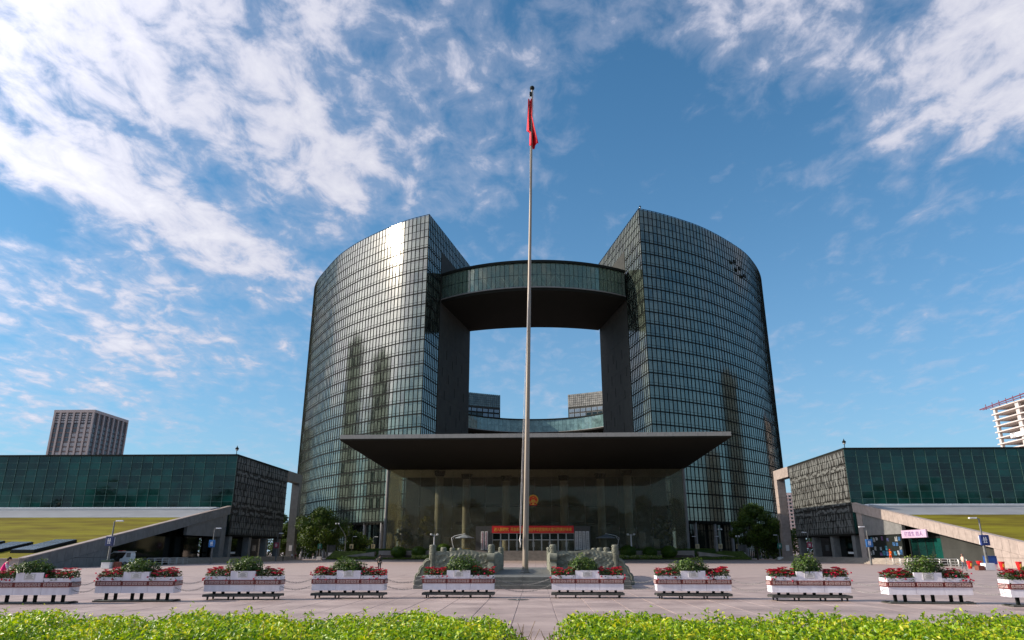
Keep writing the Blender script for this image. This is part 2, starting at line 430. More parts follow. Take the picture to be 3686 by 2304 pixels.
lf_shrub = leafmat('shrub_leaf', [(0.0, (0.018, 0.045, 0.008)), (0.5, (0.05, 0.10, 0.014)), (0.85, (0.12, 0.19, 0.03)), (1.0, (0.24, 0.30, 0.06))], 0.4, 0.25, 0.4)
lf_low = leafmat('bedding_leaf', [(0.0, (0.02, 0.045, 0.010)), (0.6, (0.05, 0.10, 0.02)), (0.88, (0.10, 0.15, 0.03)), (1.0, (0.24, 0.09, 0.04))], 0.5, 0.25)
lf_red = leafmat('red_bract', [(0.0, (0.11, 0.004, 0.010)), (0.5, (0.33, 0.006, 0.018)), (1.0, (0.58, 0.014, 0.035))], 0.5, 0.2, 0.2)
lf_rose = leafmat('rose_petal', [(0.0, (0.45, 0.010, 0.06)), (0.7, (0.66, 0.02, 0.10)), (1.0, (0.78, 0.10, 0.16))], 0.5, 0.2, 0.2)
lf_tree = leafmat('tree_leaf', [(0.0, (0.016, 0.042, 0.004)), (0.5, (0.050, 0.098, 0.009)), (1.0, (0.13, 0.17, 0.014))], 0.5, 0.25, 0.3)
lf_bush = leafmat('clipped_leaf', [(0.0, (0.030, 0.075, 0.006)), (0.6, (0.105, 0.18, 0.014)), (1.0, (0.21, 0.28, 0.024))], 0.5, 0.25, 0.3)
lf_pale = leafmat('pale_bedding', [(0.0, (0.10, 0.18, 0.03)), (0.5, (0.30, 0.36, 0.06)), (0.8, (0.55, 0.55, 0.18)), (1.0, (0.7, 0.7, 0.6))], 0.5, 0.2)
lf_bamboo = leafmat('bamboo_leaf', [(0.0, (0.05, 0.06, 0.012)), (0.6, (0.14, 0.14, 0.025)), (1.0, (0.26, 0.22, 0.05))], 0.5, 0.3)

def text_mesh(body, size, mat, depth=0.02, vertical=False, name='lettering', align='CENTER', spacing=1.0):
    c = bpy.data.curves.new('txt', 'FONT')
    c.body = '\n'.join(body) if vertical else body
    c.size = size; c.extrude = depth/2; c.align_x = align; c.align_y = 'CENTER'; c.resolution_u = 2
    c.space_line = spacing
    o = bpy.data.objects.new('txt', c); COL.objects.link(o)
    dg = bpy.context.evaluated_depsgraph_get()
    me = bpy.data.meshes.new_from_object(o.evaluated_get(dg)); me.name = name
    bpy.data.objects.remove(o); bpy.data.curves.remove(c)
    me.materials.clear(); me.materials.append(mat)
    return me
UPRIGHT = (PI/2, 0, 0)      # lays text into a wall that faces -y
def fit_text(body, w, h, mat, name='lettering', vertical=False, depth=0.02):
    me = text_mesh(body, 1.0, mat, depth, vertical, name)
    co = np.empty(len(me.vertices)*3, np.float32); me.vertices.foreach_get('co', co); co = co.reshape(-1, 3)
    lo, hi = co.min(0), co.max(0); mid = (lo+hi)/2
    co[:, :2] = (co[:, :2]-mid[:2])*np.array([w/(hi[0]-lo[0]), h/(hi[1]-lo[1])])
    me.vertices.foreach_set('co', co.reshape(-1)); me.update()
    return me

# ------------------------------------------------------------------ ground and paving
def paving_far():
    m = bpy.data.materials.new('paving_far'); m.use_nodes = True; t = m.node_tree; p = t.nodes['Principled BSDF']
    g = N(t, 'ShaderNodeNewGeometry'); s = N(t, 'ShaderNodeSeparateXYZ'); L(t, g.outputs['Position'], s.inputs[0])
    def line(v, off):
        f = M(t, 'FRACT', M(t, 'DIVIDE', M(t, 'ADD', v, off), 1.42))
        return M(t, 'LESS_THAN', M(t, 'ABSOLUTE', M(t, 'SUBTRACT', f, 0.5)), 0.487)
    k = M(t, 'MULTIPLY', line(s.outputs[0], 0.0), line(s.outputs[1], 0.0))
    nz = N(t, 'ShaderNodeTexNoise', i_Scale=0.12, i_Detail=7.0, i_Roughness=0.65); L(t, g.outputs['Position'], nz.inputs['Vector'])
    c = MIXC(t, nz.outputs[0], (0.30, 0.23, 0.204), (0.42, 0.33, 0.295))
    L(t, MIXC(t, k, (0.19, 0.145, 0.135), c), p.inputs['Base Color']); p.inputs['Roughness'].default_value = 0.65
    return m
GRD = MB(); GRD.quad((-4000, -4000, -0.016), (4000, -4000, -0.016), (4000, 4000, -0.016), (-4000, 4000, -0.016))
ground = GRD.build('plaza', paving_far()); tag(ground, kind='structure')
S = 1.42
cells = []
for j in range(9, 50):
    y0 = j*S
    for i in range(-36, 36):
        x0 = i*S + 0.68
        if abs(x0+0.7) < 0.74*(y0+S)+1.5:
            cells.append((x0, y0))
near = [c for c in cells if 25.4 < c[1] < 45]
near.sort(key=lambda c: c[1] + 0.02*abs(c[0]))
near = set(near[:300])
slab = MB().box(0.012, S-0.012, 0.012, S-0.012, -0.05, 0.0).mesh('paving_slab', m_pave_slab, bevel=0.006)
joined = MB()
for c in cells:
    if c in near:
        o = link('paving_slab', slab, ground)
        o.location = (c[0], c[1], random.uniform(-0.002, 0.002))
        o.rotation_euler = (random.uniform(-.0006, .0006), random.uniform(-.0006, .0006), 0)
    else:
        dz = random.uniform(-0.002, 0.002)
        joined.box(c[0]+.012, c[0]+S-.012, c[1]+.012, c[1]+S-.012, -0.05, dz)
tag(joined.build('paving_slab', m_pave_slab, ground), kind='stuff')

# ------------------------------------------------------------------ glass towers
def resample(pts, step):
    pts = [Vector((p[0], p[1])) for p in pts]
    # Catmull-Rom through the points, then equal chords
    dense = []
    for i in range(len(pts)-1):
        p0 = pts[max(i-1, 0)]; p1 = pts[i]; p2 = pts[i+1]; p3 = pts[min(i+2, len(pts)-1)]
        for k in range(24):
            t = k/24
            dense.append(0.5*((2*p1)+(p2-p0)*t+(2*p0-5*p1+4*p2-p3)*t*t+(3*p1-p0-3*p2+p3)*t**3))
    dense.append(pts[-1])
    out = [dense[0]]; cur = dense[0]; k = 1
    while k < len(dense):
        if (dense[k]-cur).length >= step:
            a = dense[k-1]; b = dense[k]
            lo, hi = 0.0, 1.0
            for _ in range(24):
                mid = (lo+hi)/2
                if ((a+(b-a)*mid)-cur).length < step: lo = mid
                else: hi = mid
            cur = a+(b-a)*hi; out.append(cur); dense[k-1] = cur
        else: k += 1
    return out
def pane_mesh(name, w, h, mat, t=0.05):
    me = MB().box(0, w, -t, 0, 0, h).mesh(name, mat)
    uv = me.uv_layers.new(name='UVMap')
    for lp in me.loops:
        v = me.vertices[lp.vertex_index].co; uv.data[lp.index].uv = (v.x/w, v.z/h)
    return me
def joined_panes(name, items, w, h, mat, parent, t=0.05):
    """items: list of 4x4 matrices (parent space); one mesh, uv and random value per pane"""
    src = np.array([(0, -t, 0), (w, -t, 0), (w, 0, 0), (0, 0, 0), (0, -t, h), (w, -t, h), (w, 0, h), (0, 0, h)], float)
    fc = np.array([(3, 2, 1, 0), (4, 5, 6, 7), (0, 1, 5, 4), (1, 2, 6, 5), (2, 3, 7, 6), (3, 0, 4, 7)])
    n = len(items)
    V = np.concatenate([src @ np.array(m.to_3x3()).T + np.array(m.translation) for m in items])
    F = (fc[None] + (np.arange(n)*8)[:, None, None]).reshape(-1, 4)
    me = bpy.data.meshes.new(name)
    me.from_pydata(V.tolist(), [], F.tolist())
    uv = me.uv_layers.new(name='UVMap')
    li = np.empty(len(me.loops), np.int32); me.loops.foreach_get('vertex_index', li)
    u = np.stack([src[li % 8, 0]/w, src[li % 8, 2]/h], axis=1)
    uv.data.foreach_set('uv', u.reshape(-1).astype(np.float32))
    a = me.attributes.new('rnd', 'FLOAT', 'POINT'); a.data.foreach_set('value', np.repeat(rng.random(n), 8).astype(np.float32))
    me.materials.append(mat); me.update()
    o = link(name, me, parent); o['kind'] = 'stuff'
    return o

BAY, FH, Z0, ZT = 1.66, 3.94, 10.4, 109.0
NFL = 23
ZP = Z0 + NFL*FH
def frame(p, q, n):      # matrix of a facade bay: x along the wall, y outward, z up
    t = (q-p).normalized()
    return Matrix(((t.x, n.x, 0, p.x), (t.y, n.y, 0, p.y), (0, 0, 1, 0), (0, 0, 0, 1)))
def tower(label, outer, back, split):
    """outer: curved street front from the sharp corner round to the back; back: far inner corner; split: share of the inner wall that is glass"""
    P0 = Vector(outer[0]); PB = Vector(back)
    cen = Vector((sum(p[0] for p in outer)/len(outer), sum(p[1] for p in outer)/len(outer)))
    root = thing('glass_tower', label, 'tower', (P0.x, P0.y, 0), group='front pair of curved glass towers')
    O = Vector((P0.x, P0.y, 0))
    curve = resample(outer, BAY)
    inner_dir = (PB-P0); L_in = inner_dir.length; inner_dir.normalize()
    n_in = int(L_in*split/BAY)
    inner = [P0+inner_dir*BAY*k for k in range(n_in+1)]
    inner_all = [P0+inner_dir*BAY*k for k in range(int(L_in/BAY)+1)]
    body = [Vector(p) for p in curve] + [PB]
    ctr = (P0+PB+curve[len(curve)//2]+curve[-1])/4
    def outward(p, q):
        t = (q-p).normalized(); n = Vector((t.y, -t.x))
        return n if n.dot((p+q)/2-ctr) > 0 else -n
    # dark core behind the glass and roof
    core = MB(); poly = [p+(ctr-p).normalized()*0.30 for p in body]
    core.prism([(p.x, p.y) for p in poly], Z0, ZT-0.9); core.build('core', m_core, root, world=True)
    under = MB(); poly2 = [p+(ctr-p).normalized()*3.2 for p in body]
    under.prism([(p.x, p.y) for p in poly2], 0, Z0-0.01); under.build('ground_floor', m_dglass, root, world=True)
    gm = MB()
    for i in range(0, len(curve)-1, 1):
        p = curve[i]+(ctr-curve[i]).normalized()*3.15; n = outward(curve[i], curve[i+1])
        gm.cbox((p.x, p.y, Z0/2), (0.14, 0.14, Z0-0.02), Matrix.Rotation(math.atan2(n.y, n.x), 3, 'Z'))
    for zz in (2.6, 5.4, 8.0):
        for i in range(len(curve)-1):
            p = curve[i]+(ctr-curve[i]).normalized()*3.15; q = curve[i+1]+(ctr-curve[i+1]).normalized()*3.15
            d = q-p; gm.cbox(((p.x+q.x)/2, (p.y+q.y)/2, zz), (d.length, 0.1, 0.12), Matrix.Rotation(math.atan2(d.y, d.x), 3, 'Z'))
    tag(gm.build('ground_floor_mullion', m_fin, root, world=True), kind='stuff')
    for i in range(3, len(curve)-3, 5):
        p = curve[i]+(ctr-curve[i]).normalized()*0.9
        MB().tube([(p.x, p.y, 0), (p.x, p.y, Z0)], 0.5, 12).build('column', m_grey, root, world=True, smooth=True)
    soff = MB(); soff.prism([((p+(ctr-p).normalized()*0.15).x, (p+(ctr-p).normalized()*0.15).y) for p in body], Z0-0.55, Z0-0.02)
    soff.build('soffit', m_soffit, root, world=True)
    # panes
    big, top = [], []
    def bays(line, floors):
        for i in range(len(line)-1):
            p, q = line[i], line[i+1]; n = outward(p, q)
            if (q-p).dot(Vector((n.y, -n.x))) > 0: p, q = q, p
            fr = frame(p, q, n)
            for k in floors:
                if k < NFL: z, lst = Z0+k*FH+0.27, big
                else: z, lst = ZP+(k-NFL)*2.58+0.06, top
                tilt = Matrix.Rotation(random.gauss(0, 0.0035), 4, 'X') @ Matrix.Rotation(random.gauss(0, 0.0035), 4, 'Z')
                m = Matrix.Translation((-O.x, -O.y, 0)) @ fr @ Matrix.Translation((0.14, 0.02, z)) @ tilt
                pos = m.translation+O
                hid = (abs(pos.x) < 62 and pos.z < 42)
                lst.append((((pos-CAM_POS).length + (1000 if hid else 0)), m))
    bays(curve, range(NFL+3)); bays(inner, range(NFL+3))
    bays(inner_all[n_in:], range(NFL, NFL+3))
    big.sort(key=lambda a: a[0])
    w = BAY-0.28
    pm = pane_mesh('window_pane', w, FH-0.40, m_tw_o)
    for d, m in big[:300]:
        o = link('window_pane', pm, root); o.matrix_basis = m
    joined_panes('window_pane', [m for d, m in big[300:]], w, FH-0.40, m_tw_j, root)
    joined_panes('parapet_pane', [m for d, m in top], w, 2.50, m_tw_j, root)
    # vertical fins and floor bands
    fins = MB(); bands = MB()
    def fin(line, z0, z1):
        for i, p in enumerate(line):
            a = line[max(i-1, 0)]; b = line[min(i+1, len(line)-1)]
            n = outward(a, b); c = p+n*0.06
            fins.cbox((c.x, c.y, (z0+z1)/2), (0.15, 0.20, z1-z0), Matrix.Rotation(math.atan2(n.y, n.x), 3, 'Z'))
    fin(curve, Z0-0.55, ZT); fin(inner, Z0-0.55, ZT); fin(inner_all[n_in+1:], ZP-0.2, ZT)
    def band(line, zs):
        for i in range(len(line)-1):
            p, q = line[i], line[i+1]; d = q-p; n = outward(p, q); c = (p+q)/2+n*0.03
            for z, h in zs:
                bands.cbox((c.x, c.y, z), (d.length-0.20, 0.16, h), Matrix.Rotation(math.atan2(d.y, d.x), 3, 'Z'))
    fl = [(Z0+k*FH+0.09, 0.30) for k in range(NFL)] + [(Z0+k*FH+0.98, 0.06) for k in range(NFL)] + [(ZP, 0.18)]
    band(curve, fl); band(inner, fl)
    tp = [(ZP+2.58, 0.06), (ZP+5.16, 0.06), (ZT-0.05, 0.12)]
    band(curve, tp); band(inner_all, tp)
    tag(fins.build('mullion', m_fin, root, world=True), kind='stuff')
    tag(bands.build('transom', m_fin, root, world=True), kind='stuff')
    # dark stone part of the inner wall, in courses, with narrow slit windows
    nI = outward(inner_all[0], inner_all[1])
    a = P0+inner_dir*(n_in*BAY+0.1); ln = L_in-(n_in*BAY+0.1)
    for k in range(9):
        z0 = Z0+k*(ZP-Z0)/9; z1 = Z0+(k+1)*(ZP-Z0)/9-0.05
        for c in range(4):
            s0 = ln*c/4; s1 = ln*(c+1)/4-0.05
            pm_ = (a+inner_dir*(s0+s1)/2) - nI*0.15
            MB().cbox((pm_.x, pm_.y, (z0+z1)/2), (s1-s0, 0.5, z1-z0), Matrix.Rotation(math.atan2(inner_dir.y, inner_dir.x), 3, 'Z')).build('stone_panel', m_tower_stone, root, world=True)
    rs = random.Random(3)
    slit = None
    for k in range(26):
        s0 = ln*(0.12+0.8*((k*0.381) % 1.0)); z0 = Z0+8+ (ZP-Z0-40)*k/26 + rs.uniform(-2, 2)
        c = a+inner_dir*s0+nI*0.11
        o = MB().cbox((c.x, c.y, z0+1.6), (0.42, 0.06, 3.2), Matrix.Rotation(math.atan2(inner_dir.y, inner_dir.x), 3, 'Z')).build('slit_window', m_core, root, world=True)
    return root

LEFT_OUT = [(-34.3, 213.6), (-44.5, 219.2), (-60.1, 232.2), (-69.2, 241.8), (-75.6, 250.3), (-85.5, 266.2), (-90.6, 275.5), (-94.2, 285.0), (-96.2, 296), (-96.0, 308)]
RIGHT_OUT = [(34.9, 211.5), (41.5, 214.7), (49.4, 219.6), (57.8, 225.7), (67.2, 234.6), (78.2, 247.2), (85.0, 257.6), (91.2, 269.6), (95.6, 281.5), (97.6, 292), (97.6, 305)]
tl = tower('curved dark glass tower on the left, bright with mirrored sky', LEFT_OUT, (-24.4, 260.8), 0.30)
tr = tower('curved dark glass tower on the right, in deeper blue green shade', RIGHT_OUT, (25.4, 260.6), 0.36)

# roof gear on the towers
def roof_camera(x, y, z, label, cat='roof camera'):
    t = thing('roof_camera', label, cat, (x, y, z), group='small cameras on roof corners')
    MB().tube([(0, 0, 0), (0, 0, 1.1)], 0.08, 8).build('mast', m_dark, t)
    MB().lathe([(0.05, 1.0), (0.34, 1.1), (0.40, 1.3), (0.25, 1.45), (0.1, 1.62), (0.05, 1.9)], n=12).build('dome', m_dark, t, smooth=True)
    MB().lathe([(0.1, 0.78), (0.28, 0.86), (0.30, 1.02), (0.1, 1.06)], n=12).build('lens_cover', m_steel, t, smooth=True)
roof_camera(35.6, 213.0, ZT, 'tiny camera mast on the corner of the right glass tower')
crad = thing('facade_cradle', 'dark window cleaning cradles hung near the top of the right tower', 'cradle', (74.5, 242.5, 99.5))
for k, (dx, dy, dz) in enumerate(((-2.3, -2.6, 1.8), (0, 0, 0), (2.4, 3.0, -1.6))):
    b = MB(); b.cbox((dx+0.45, dy-0.5, dz), (1.8, 0.6, 0.9), Matrix.Rotation(0.85, 3, 'Z')); b.tube([(dx+0.1, dy-0.9, dz), (dx+1.5, dy+0.1, dz+1.6)], 0.08, 6)
    b.build('work_platform', m_dark, crad)
    MB().tube([(dx+0.2, dy-0.2, dz+0.4), (dx+0.2, dy-0.2, 9.6)], 0.025, 5).build('hanging_rope', m_dark, crad)

# ------------------------------------------------------------------ sky bridge between the towers
def circle3(a, b, c):
    ax, ay = a; bx, by = b; cx, cy = c
    d = 2*(ax*(by-cy)+bx*(cy-ay)+cx*(ay-by))
    ux = ((ax*ax+ay*ay)*(by-cy)+(bx*bx+by*by)*(cy-ay)+(cx*cx+cy*cy)*(ay-by))/d
    uy = ((ax*ax+ay*ay)*(cx-bx)+(bx*bx+by*by)*(ax-cx)+(cx*cx+cy*cy)*(bx-ax))/d
    return Vector((ux, uy)), math.hypot(ax-ux, ay-uy)
def arc3(a, b, c, n):
    o, r = circle3(a, b, c)
    a0 = math.atan2(a[1]-o.y, a[0]-o.x); a1 = math.atan2(c[1]-o.y, c[0]-o.x); am = math.atan2(b[1]-o.y, b[0]-o.x)
    if not (min(a0, a1) <= am <= max(a0, a1)):
        if a1 < a0: a1 += 2*PI
        else: a0 += 2*PI
    return [Vector((o.x+r*math.cos(a0+(a1-a0)*k/n), o.y+r*math.sin(a0+(a1-a0)*k/n))) for k in range(n+1)]
def bridge(name, label, cat, front, backp, z0, z1, nb, glass, single=True, brace=True, mull=None):
    root = thing(name, label, cat, (0, front[1][1], 0))
    F = arc3(*front, nb); B = arc3(*backp, nb)
    ctr = (F[nb//2]+B[nb//2])/2
    ring = [(p.x, p.y) for p in F]+[(p.x, p.y) for p in reversed(B)]
    def slab(zb, zt, grow, nm, mt):
        f = [p+(p-B[i]).normalized()*grow for i, p in enumerate(F)]; b = [p+(p-F[i]).normalized()*grow for i, p in enumerate(B)]
        m = MB()
        for i in range(nb):
            m.hexa([(f[i].x, f[i].y, zb), (f[i+1].x, f[i+1].y, zb), (b[i+1].x, b[i+1].y, zb), (b[i].x, b[i].y, zb),
                    (f[i].x, f[i].y, zt), (f[i+1].x, f[i+1].y, zt), (b[i+1].x, b[i+1].y, zt), (b[i].x, b[i].y, zt)])
        m.build(nm, mt, root, world=True)
    slab(z0, z0+0.9, 0.05, 'underside', m_soffit)
    slab(z0+0.9, z0+1.25, 0.35, 'floor_edge', m_grey)
    slab(z1-0.8, z1, 0.7, 'roof_slab', m_core)
    h = (z1-0.8-(z0+1.25))/2
    items = []
    fr_ = MB()
    for side, line in ((1, F), (-1, B)):
        for i in range(nb):
            p, q = line[i], line[i+1]; d = q-p; n = (p-(B if side > 0 else F)[i]).normalized()
            if d.dot(Vector((n.y, -n.x))) > 0: p, q = q, p; d = -d
            n = Vector((d.y, -d.x)).normalized() if Vector((d.y, -d.x)).dot(n) > 0 else Vector((-d.y, d.x)).normalized()
            m = frame(p, q, n); m = Matrix.Translation((-root.location.x, -root.location.y, 0)) @ m
            for k in range(2):
                items.append((side, m @ Matrix.Translation((0.04, 0, z0+1.25+k*h+0.03)), d.length-0.08, h-0.06))
            c = p+n*0.03
            fr_.cbox((c.x, c.y, z0+1.25+h), (0.08, 0.08, 2*h), Matrix.Rotation(math.atan2(n.y, n.x), 3, 'Z'))
            mm = (p+q)/2
            fr_.cbox((mm.x, mm.y, z0+1.25+h), (d.length-0.1, 0.08, 0.07), Matrix.Rotation(math.atan2(d.y, d.x), 3, 'Z'))
    meshes = {}
    far = []
    for side, m, w, hh in items:
        if single and side > 0:
            key = round(w, 3)
            if key not in meshes: meshes[key] = MB().box(0, w, -0.04, 0, 0, hh).mesh('glass_pane', glass)
            o = link('glass_pane', meshes[key], root); o.matrix_basis = m
        else: far.append((m, w, hh))
    g = MB()
    for m, w, hh in far:
        b0 = len(g.v); g.box(0, w, -0.04, 0, 0, hh)
        for k in range(b0, len(g.v)): g.v[k] = tuple(m @ Vector(g.v[k]))
    tag(g.build('glass_pane', glass, root), kind='stuff')
    tag(fr_.build('glazing_bar', mull or m_fin, root, world=True), kind='stuff')
    if brace:
        for i in range(1, nb-4, 4):
            for (a, b) in ((i, i+2), (i+4, i+2)):
                pa = F[min(a, nb)]+(B[min(a, nb)]-F[min(a, nb)]).normalized()*1.2; pb = F[min(b, nb)]+(B[min(b, nb)]-F[min(b, nb)]).normalized()*1.2
                MB().tube([(pa.x, pa.y, z0+1.3), (pb.x, pb.y, z0+1.3+h*1.1)], 0.22, 6).build('brace', m_lamphead, root, world=True)
        wl = MB()
        for i in range(nb):
            p = F[i]+(B[i]-F[i])*0.55; q = F[i+1]+(B[i+1]-F[i+1])*0.55
            wl.hexa([(p.x, p.y, z0+1.26), (q.x, q.y, z0+1.26), (q.x, q.y+.3, z0+1.26), (p.x, p.y+.3, z0+1.26), (p.x, p.y, z1-0.96), (q.x, q.y, z1-0.96), (q.x, q.y+.3, z1-0.96), (p.x, p.y+.3, z1-0.96)])
        wl.build('corridor_wall', m_bridgeglass, root, world=True)
        slab(z1-0.94, z1-0.81, -0.6, 'ceiling', m_lamphead)
    return root
bridge('sky_bridge', 'curved glazed bridge joining the two towers near their tops', 'bridge',
       ((-31.2, 227.6), (0.4, 216.4), (31.2, 226.4)), ((-24.5, 261.0), (0.34, 256.6), (25.0, 261.2)), 82.6, 93.0, 44, m_bridgeglass)

# ------------------------------------------------------------------ rear towers and their link, seen through the gap
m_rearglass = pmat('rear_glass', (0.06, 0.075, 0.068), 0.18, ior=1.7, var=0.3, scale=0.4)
m_rearlit = pmat('rear_cladding', (0.20, 0.195, 0.175), 0.4, var=0.2, scale=0.4)  # right tower's paler copy, its sunlight put into the colour
def rear_tower(sgn, label):
    root = thing('rear_tower', label, 'tower', (sgn*24.5, 502, 0), group='pair of towers behind the gap')
    pts = resample([(sgn*24.2, 502.2), (sgn*45.2, 491.5), (sgn*66, 477), (sgn*84, 460)], 1.5)
    poly = [(p.x, p.y) for p in pts]+[(sgn*100, 480), (sgn*34, 540)]
    MB().prism(poly, 0, 108.4).build('core', m_tower_stone, root, world=True)
    clad = MB(); glz = MB(); fr_ = MB()
    for i in range(len(pts)-1):
        p, q = pts[i], pts[i+1]; d = q-p; n = Vector((d.y, -d.x)).normalized()
        if n.y > 0: n = -n
        R = Matrix.Rotation(math.atan2(d.y, d.x), 3, 'Z'); c = (p+q)/2+n*0.12
        for k in range(6):
            z = 99.6+k*1.55
            clad.cbox((c.x, c.y, z+0.75), (d.length-0.22, 0.12, 1.36), R)
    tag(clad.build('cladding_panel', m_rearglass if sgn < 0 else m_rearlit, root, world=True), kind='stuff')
    tot = sum((pts[i+1]-pts[i]).length for i in range(len(pts)-1))
    def at(s):
        for i in range(len(pts)-1):
            l = (pts[i+1]-pts[i]).length
            if s <= l: return pts[i]+(pts[i+1]-pts[i])*(s/l), (pts[i+1]-pts[i]).normalized()
            s -= l
        return pts[-1], (pts[-1]-pts[-2]).normalized()
    s = 0.9
    while s < 40:
        for r in range(5):
            p, t = at(s+2.0); n = Vector((t.y, -t.x)); n = -n if n.y > 0 else n; z = (96.9, 93.6, 80.2, 76.9, 73.6)[r]; c = p+n*0.12
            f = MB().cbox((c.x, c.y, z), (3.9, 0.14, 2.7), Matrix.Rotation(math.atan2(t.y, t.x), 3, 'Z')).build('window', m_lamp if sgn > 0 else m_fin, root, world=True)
            c2 = p+n*0.22
            g = MB()
            for k in range(3):
                cc = c2+t*(k-1)*1.2; g.cbox((cc.x, cc.y, z), (1.1, 0.1, 2.2), Matrix.Rotation(math.atan2(t.y, t.x), 3, 'Z'))
            g.build('pane', m_skylight if (s*7+r) % 3 < 1.6 else m_dglass, f, world=True)
        s += 4.3
    return root
rear_tower(-1, 'dark rear tower edge left of the pole behind the big gap')
rear_tower(1, 'paler rear tower edge right of the pole behind the big gap')
m_linkglass = pmat('link_glass', (0.10, 0.17, 0.165), 0.10, ior=1.7, var=0.2, scale=0.3, rand=0.2)
bridge('rear_bridge', 'low concave glass bridge linking the two rear towers', 'bridge',
       ((-48.5, 474.0), (0.0, 500.0), (48.5, 474.0)), ((-48.5, 486.0), (0.0, 514.0), (48.5, 486.0)), 80.6, 91.0, 40, m_linkglass, brace=False, mull=m_tealfin)

# ------------------------------------------------------------------ entrance hall, canopy, steps
HX0, HX1, HY, HZ, TZ = -37.9, 37.9, 186.0, 22.2, 2.25
hall = thing('entrance_hall', 'wide glass entrance hall under the great canopy', 'hall', (0, HY, 0))
floor_ = MB().box(HX0-0.5, HX1+0.5, HY-3.8, 222, 0.0, TZ).build('terrace', m_granite, hall, world=True)
MB().box(HX0+1, HX1-1, 207, 207.5, TZ, HZ).build('rear_wall', pmat('hall_rear', (0.068, 0.066, 0.054), 0.7, var=0.25, scale=0.25), hall, world=True)
MB().box(HX0, HX1, HY+0.6, 207, HZ, HZ+0.5).build('ceiling', pmat('hall_ceiling', (0.34, 0.335, 0.30), 0.7), hall, world=True)
ncol, rows = 18, (TZ, 7.6, 13.0, 18.2, HZ)
pw = (HX1-HX0)/ncol
for r in range(4):
    me = MB().box(0.02, pw-0.02, 0, 0.05, 0.02, rows[r+1]-rows[r]-0.02).mesh('glass_pane', m_hullglass)
    for i in range(ncol):
        if r == 0 and 5.5 <= i <= 11.5: continue
        o = link('glass_pane', me, hall); o.location = (HX0+i*pw, 0, rows[r]); o.rotation_euler = (random.gauss(0, .0016), 0, random.gauss(0, .0016))
for sx in (HX0, HX1):
    g = MB()
    for r in range(4):
        for k in range(5): g.box(sx-0.03, sx+0.03, HY+0.1+k*4.2, HY+4.2+k*4.2, rows[r]+.02, rows[r+1]-.02)
    tag(g.build('side_glass_pane', m_hullglass, hall, world=True), kind='stuff')
    MB().tube([(sx, HY+0.3, TZ), (sx, HY+0.3, HZ)], 0.45, 12).build('corner_column', m_grey, hall, world=True, smooth=True)
fx = MB()
for i in range(ncol+1):
    for z in rows[1:4]:
        fx.cbox((HX0+i*pw, HY-0.02, z), (0.22, 0.12, 0.22))
    fx.cbox((HX0+i*pw, HY+0.45, (TZ+HZ)/2), (0.05, 0.35, HZ-TZ))
tag(fx.build('glass_fixing', m_lamp, hall, world=True), kind='stuff')
m_col = pmat('hall_column', (0.25, 0.235, 0.20), 0.5, var=0.05)
for x, y in ((-24.9, 189.5), (-18.6, 198), (24.0, 189.5), (17.8, 198), (-8, 203), (8, 203)):
    c = MB().tube([(x, y, TZ), (x, y, HZ-1.2)], 1.05, 24).build('column', m_col, hall, world=True, smooth=True)
    MB().lathe([(1.05, HZ-1.4), (1.35, HZ-1.0), (1.5, HZ)], (x, y, 0), 24).build('capital', m_soffit, c, world=True, smooth=True)
# mezzanine fronts and beams deep inside
for z in (9.2, 14.0):
    MB().box(-22, 22, 203.5, 206.9, z, z+0.7).build('gallery', m_soffit, hall, world=True)
# portal with doors
pb = MB()
pb.box(-14.9, -10.75, HY-0.9, HY+1.4, TZ, 8.1); pb.box(9.75, 13.7, HY-0.9, HY+1.4, TZ, 8.1); pb.box(-10.75, 9.75, HY-0.9, HY+1.4, 6.55, 8.1)
portal = pb.build('door_portal', pmat('portal_stone', (0.085, 0.083, 0.075), 0.6), hall, world=True)
nd = 10
dw = 20.5/nd
for i in range(nd):
    x = -10.75+i*dw
    f = MB(); f.box(x+.03, x+.13, HY-.1, HY+.1, TZ, 6.5); f.box(x+dw-.13, x+dw-.03, HY-.1, HY+.1, TZ, 6.5); f.box(x+.13, x+dw-.13, HY-.1, HY+.1, 6.35, 6.5); f.box(x+.13, x+dw-.13, HY-.1, HY+.1, 4.75, 4.9)
    d = f.build('door', m_steel, hall, world=True)
    MB().box(x+.13, x+dw-.13, HY-.03, HY+.03, TZ+.02, 4.75).build('pane', m_hullglass, d, world=True)
    MB().box(x+.13, x+dw-.13, HY-.03, HY+.03, 4.9, 6.35).build('transom_pane', m_dglass, d, world=True)
    hx = x+dw-.25 if i % 2 == 0 else x+.25
    MB().tube([(hx, HY-.16, TZ+.9), (hx, HY-.16, TZ+2.1)], 0.035, 6).build('handle', m_steel, d, world=True)
for k, (x, z1) in enumerate(((-27.6, 6.5), (26.9, 6.6), (-22.6, 5.6), (30.4, 5.0))):
    MB().box(x-0.75, x+0.75, HY+2.0, HY+2.8, TZ, z1).build('interior_pier', m_granite, hall, world=True)

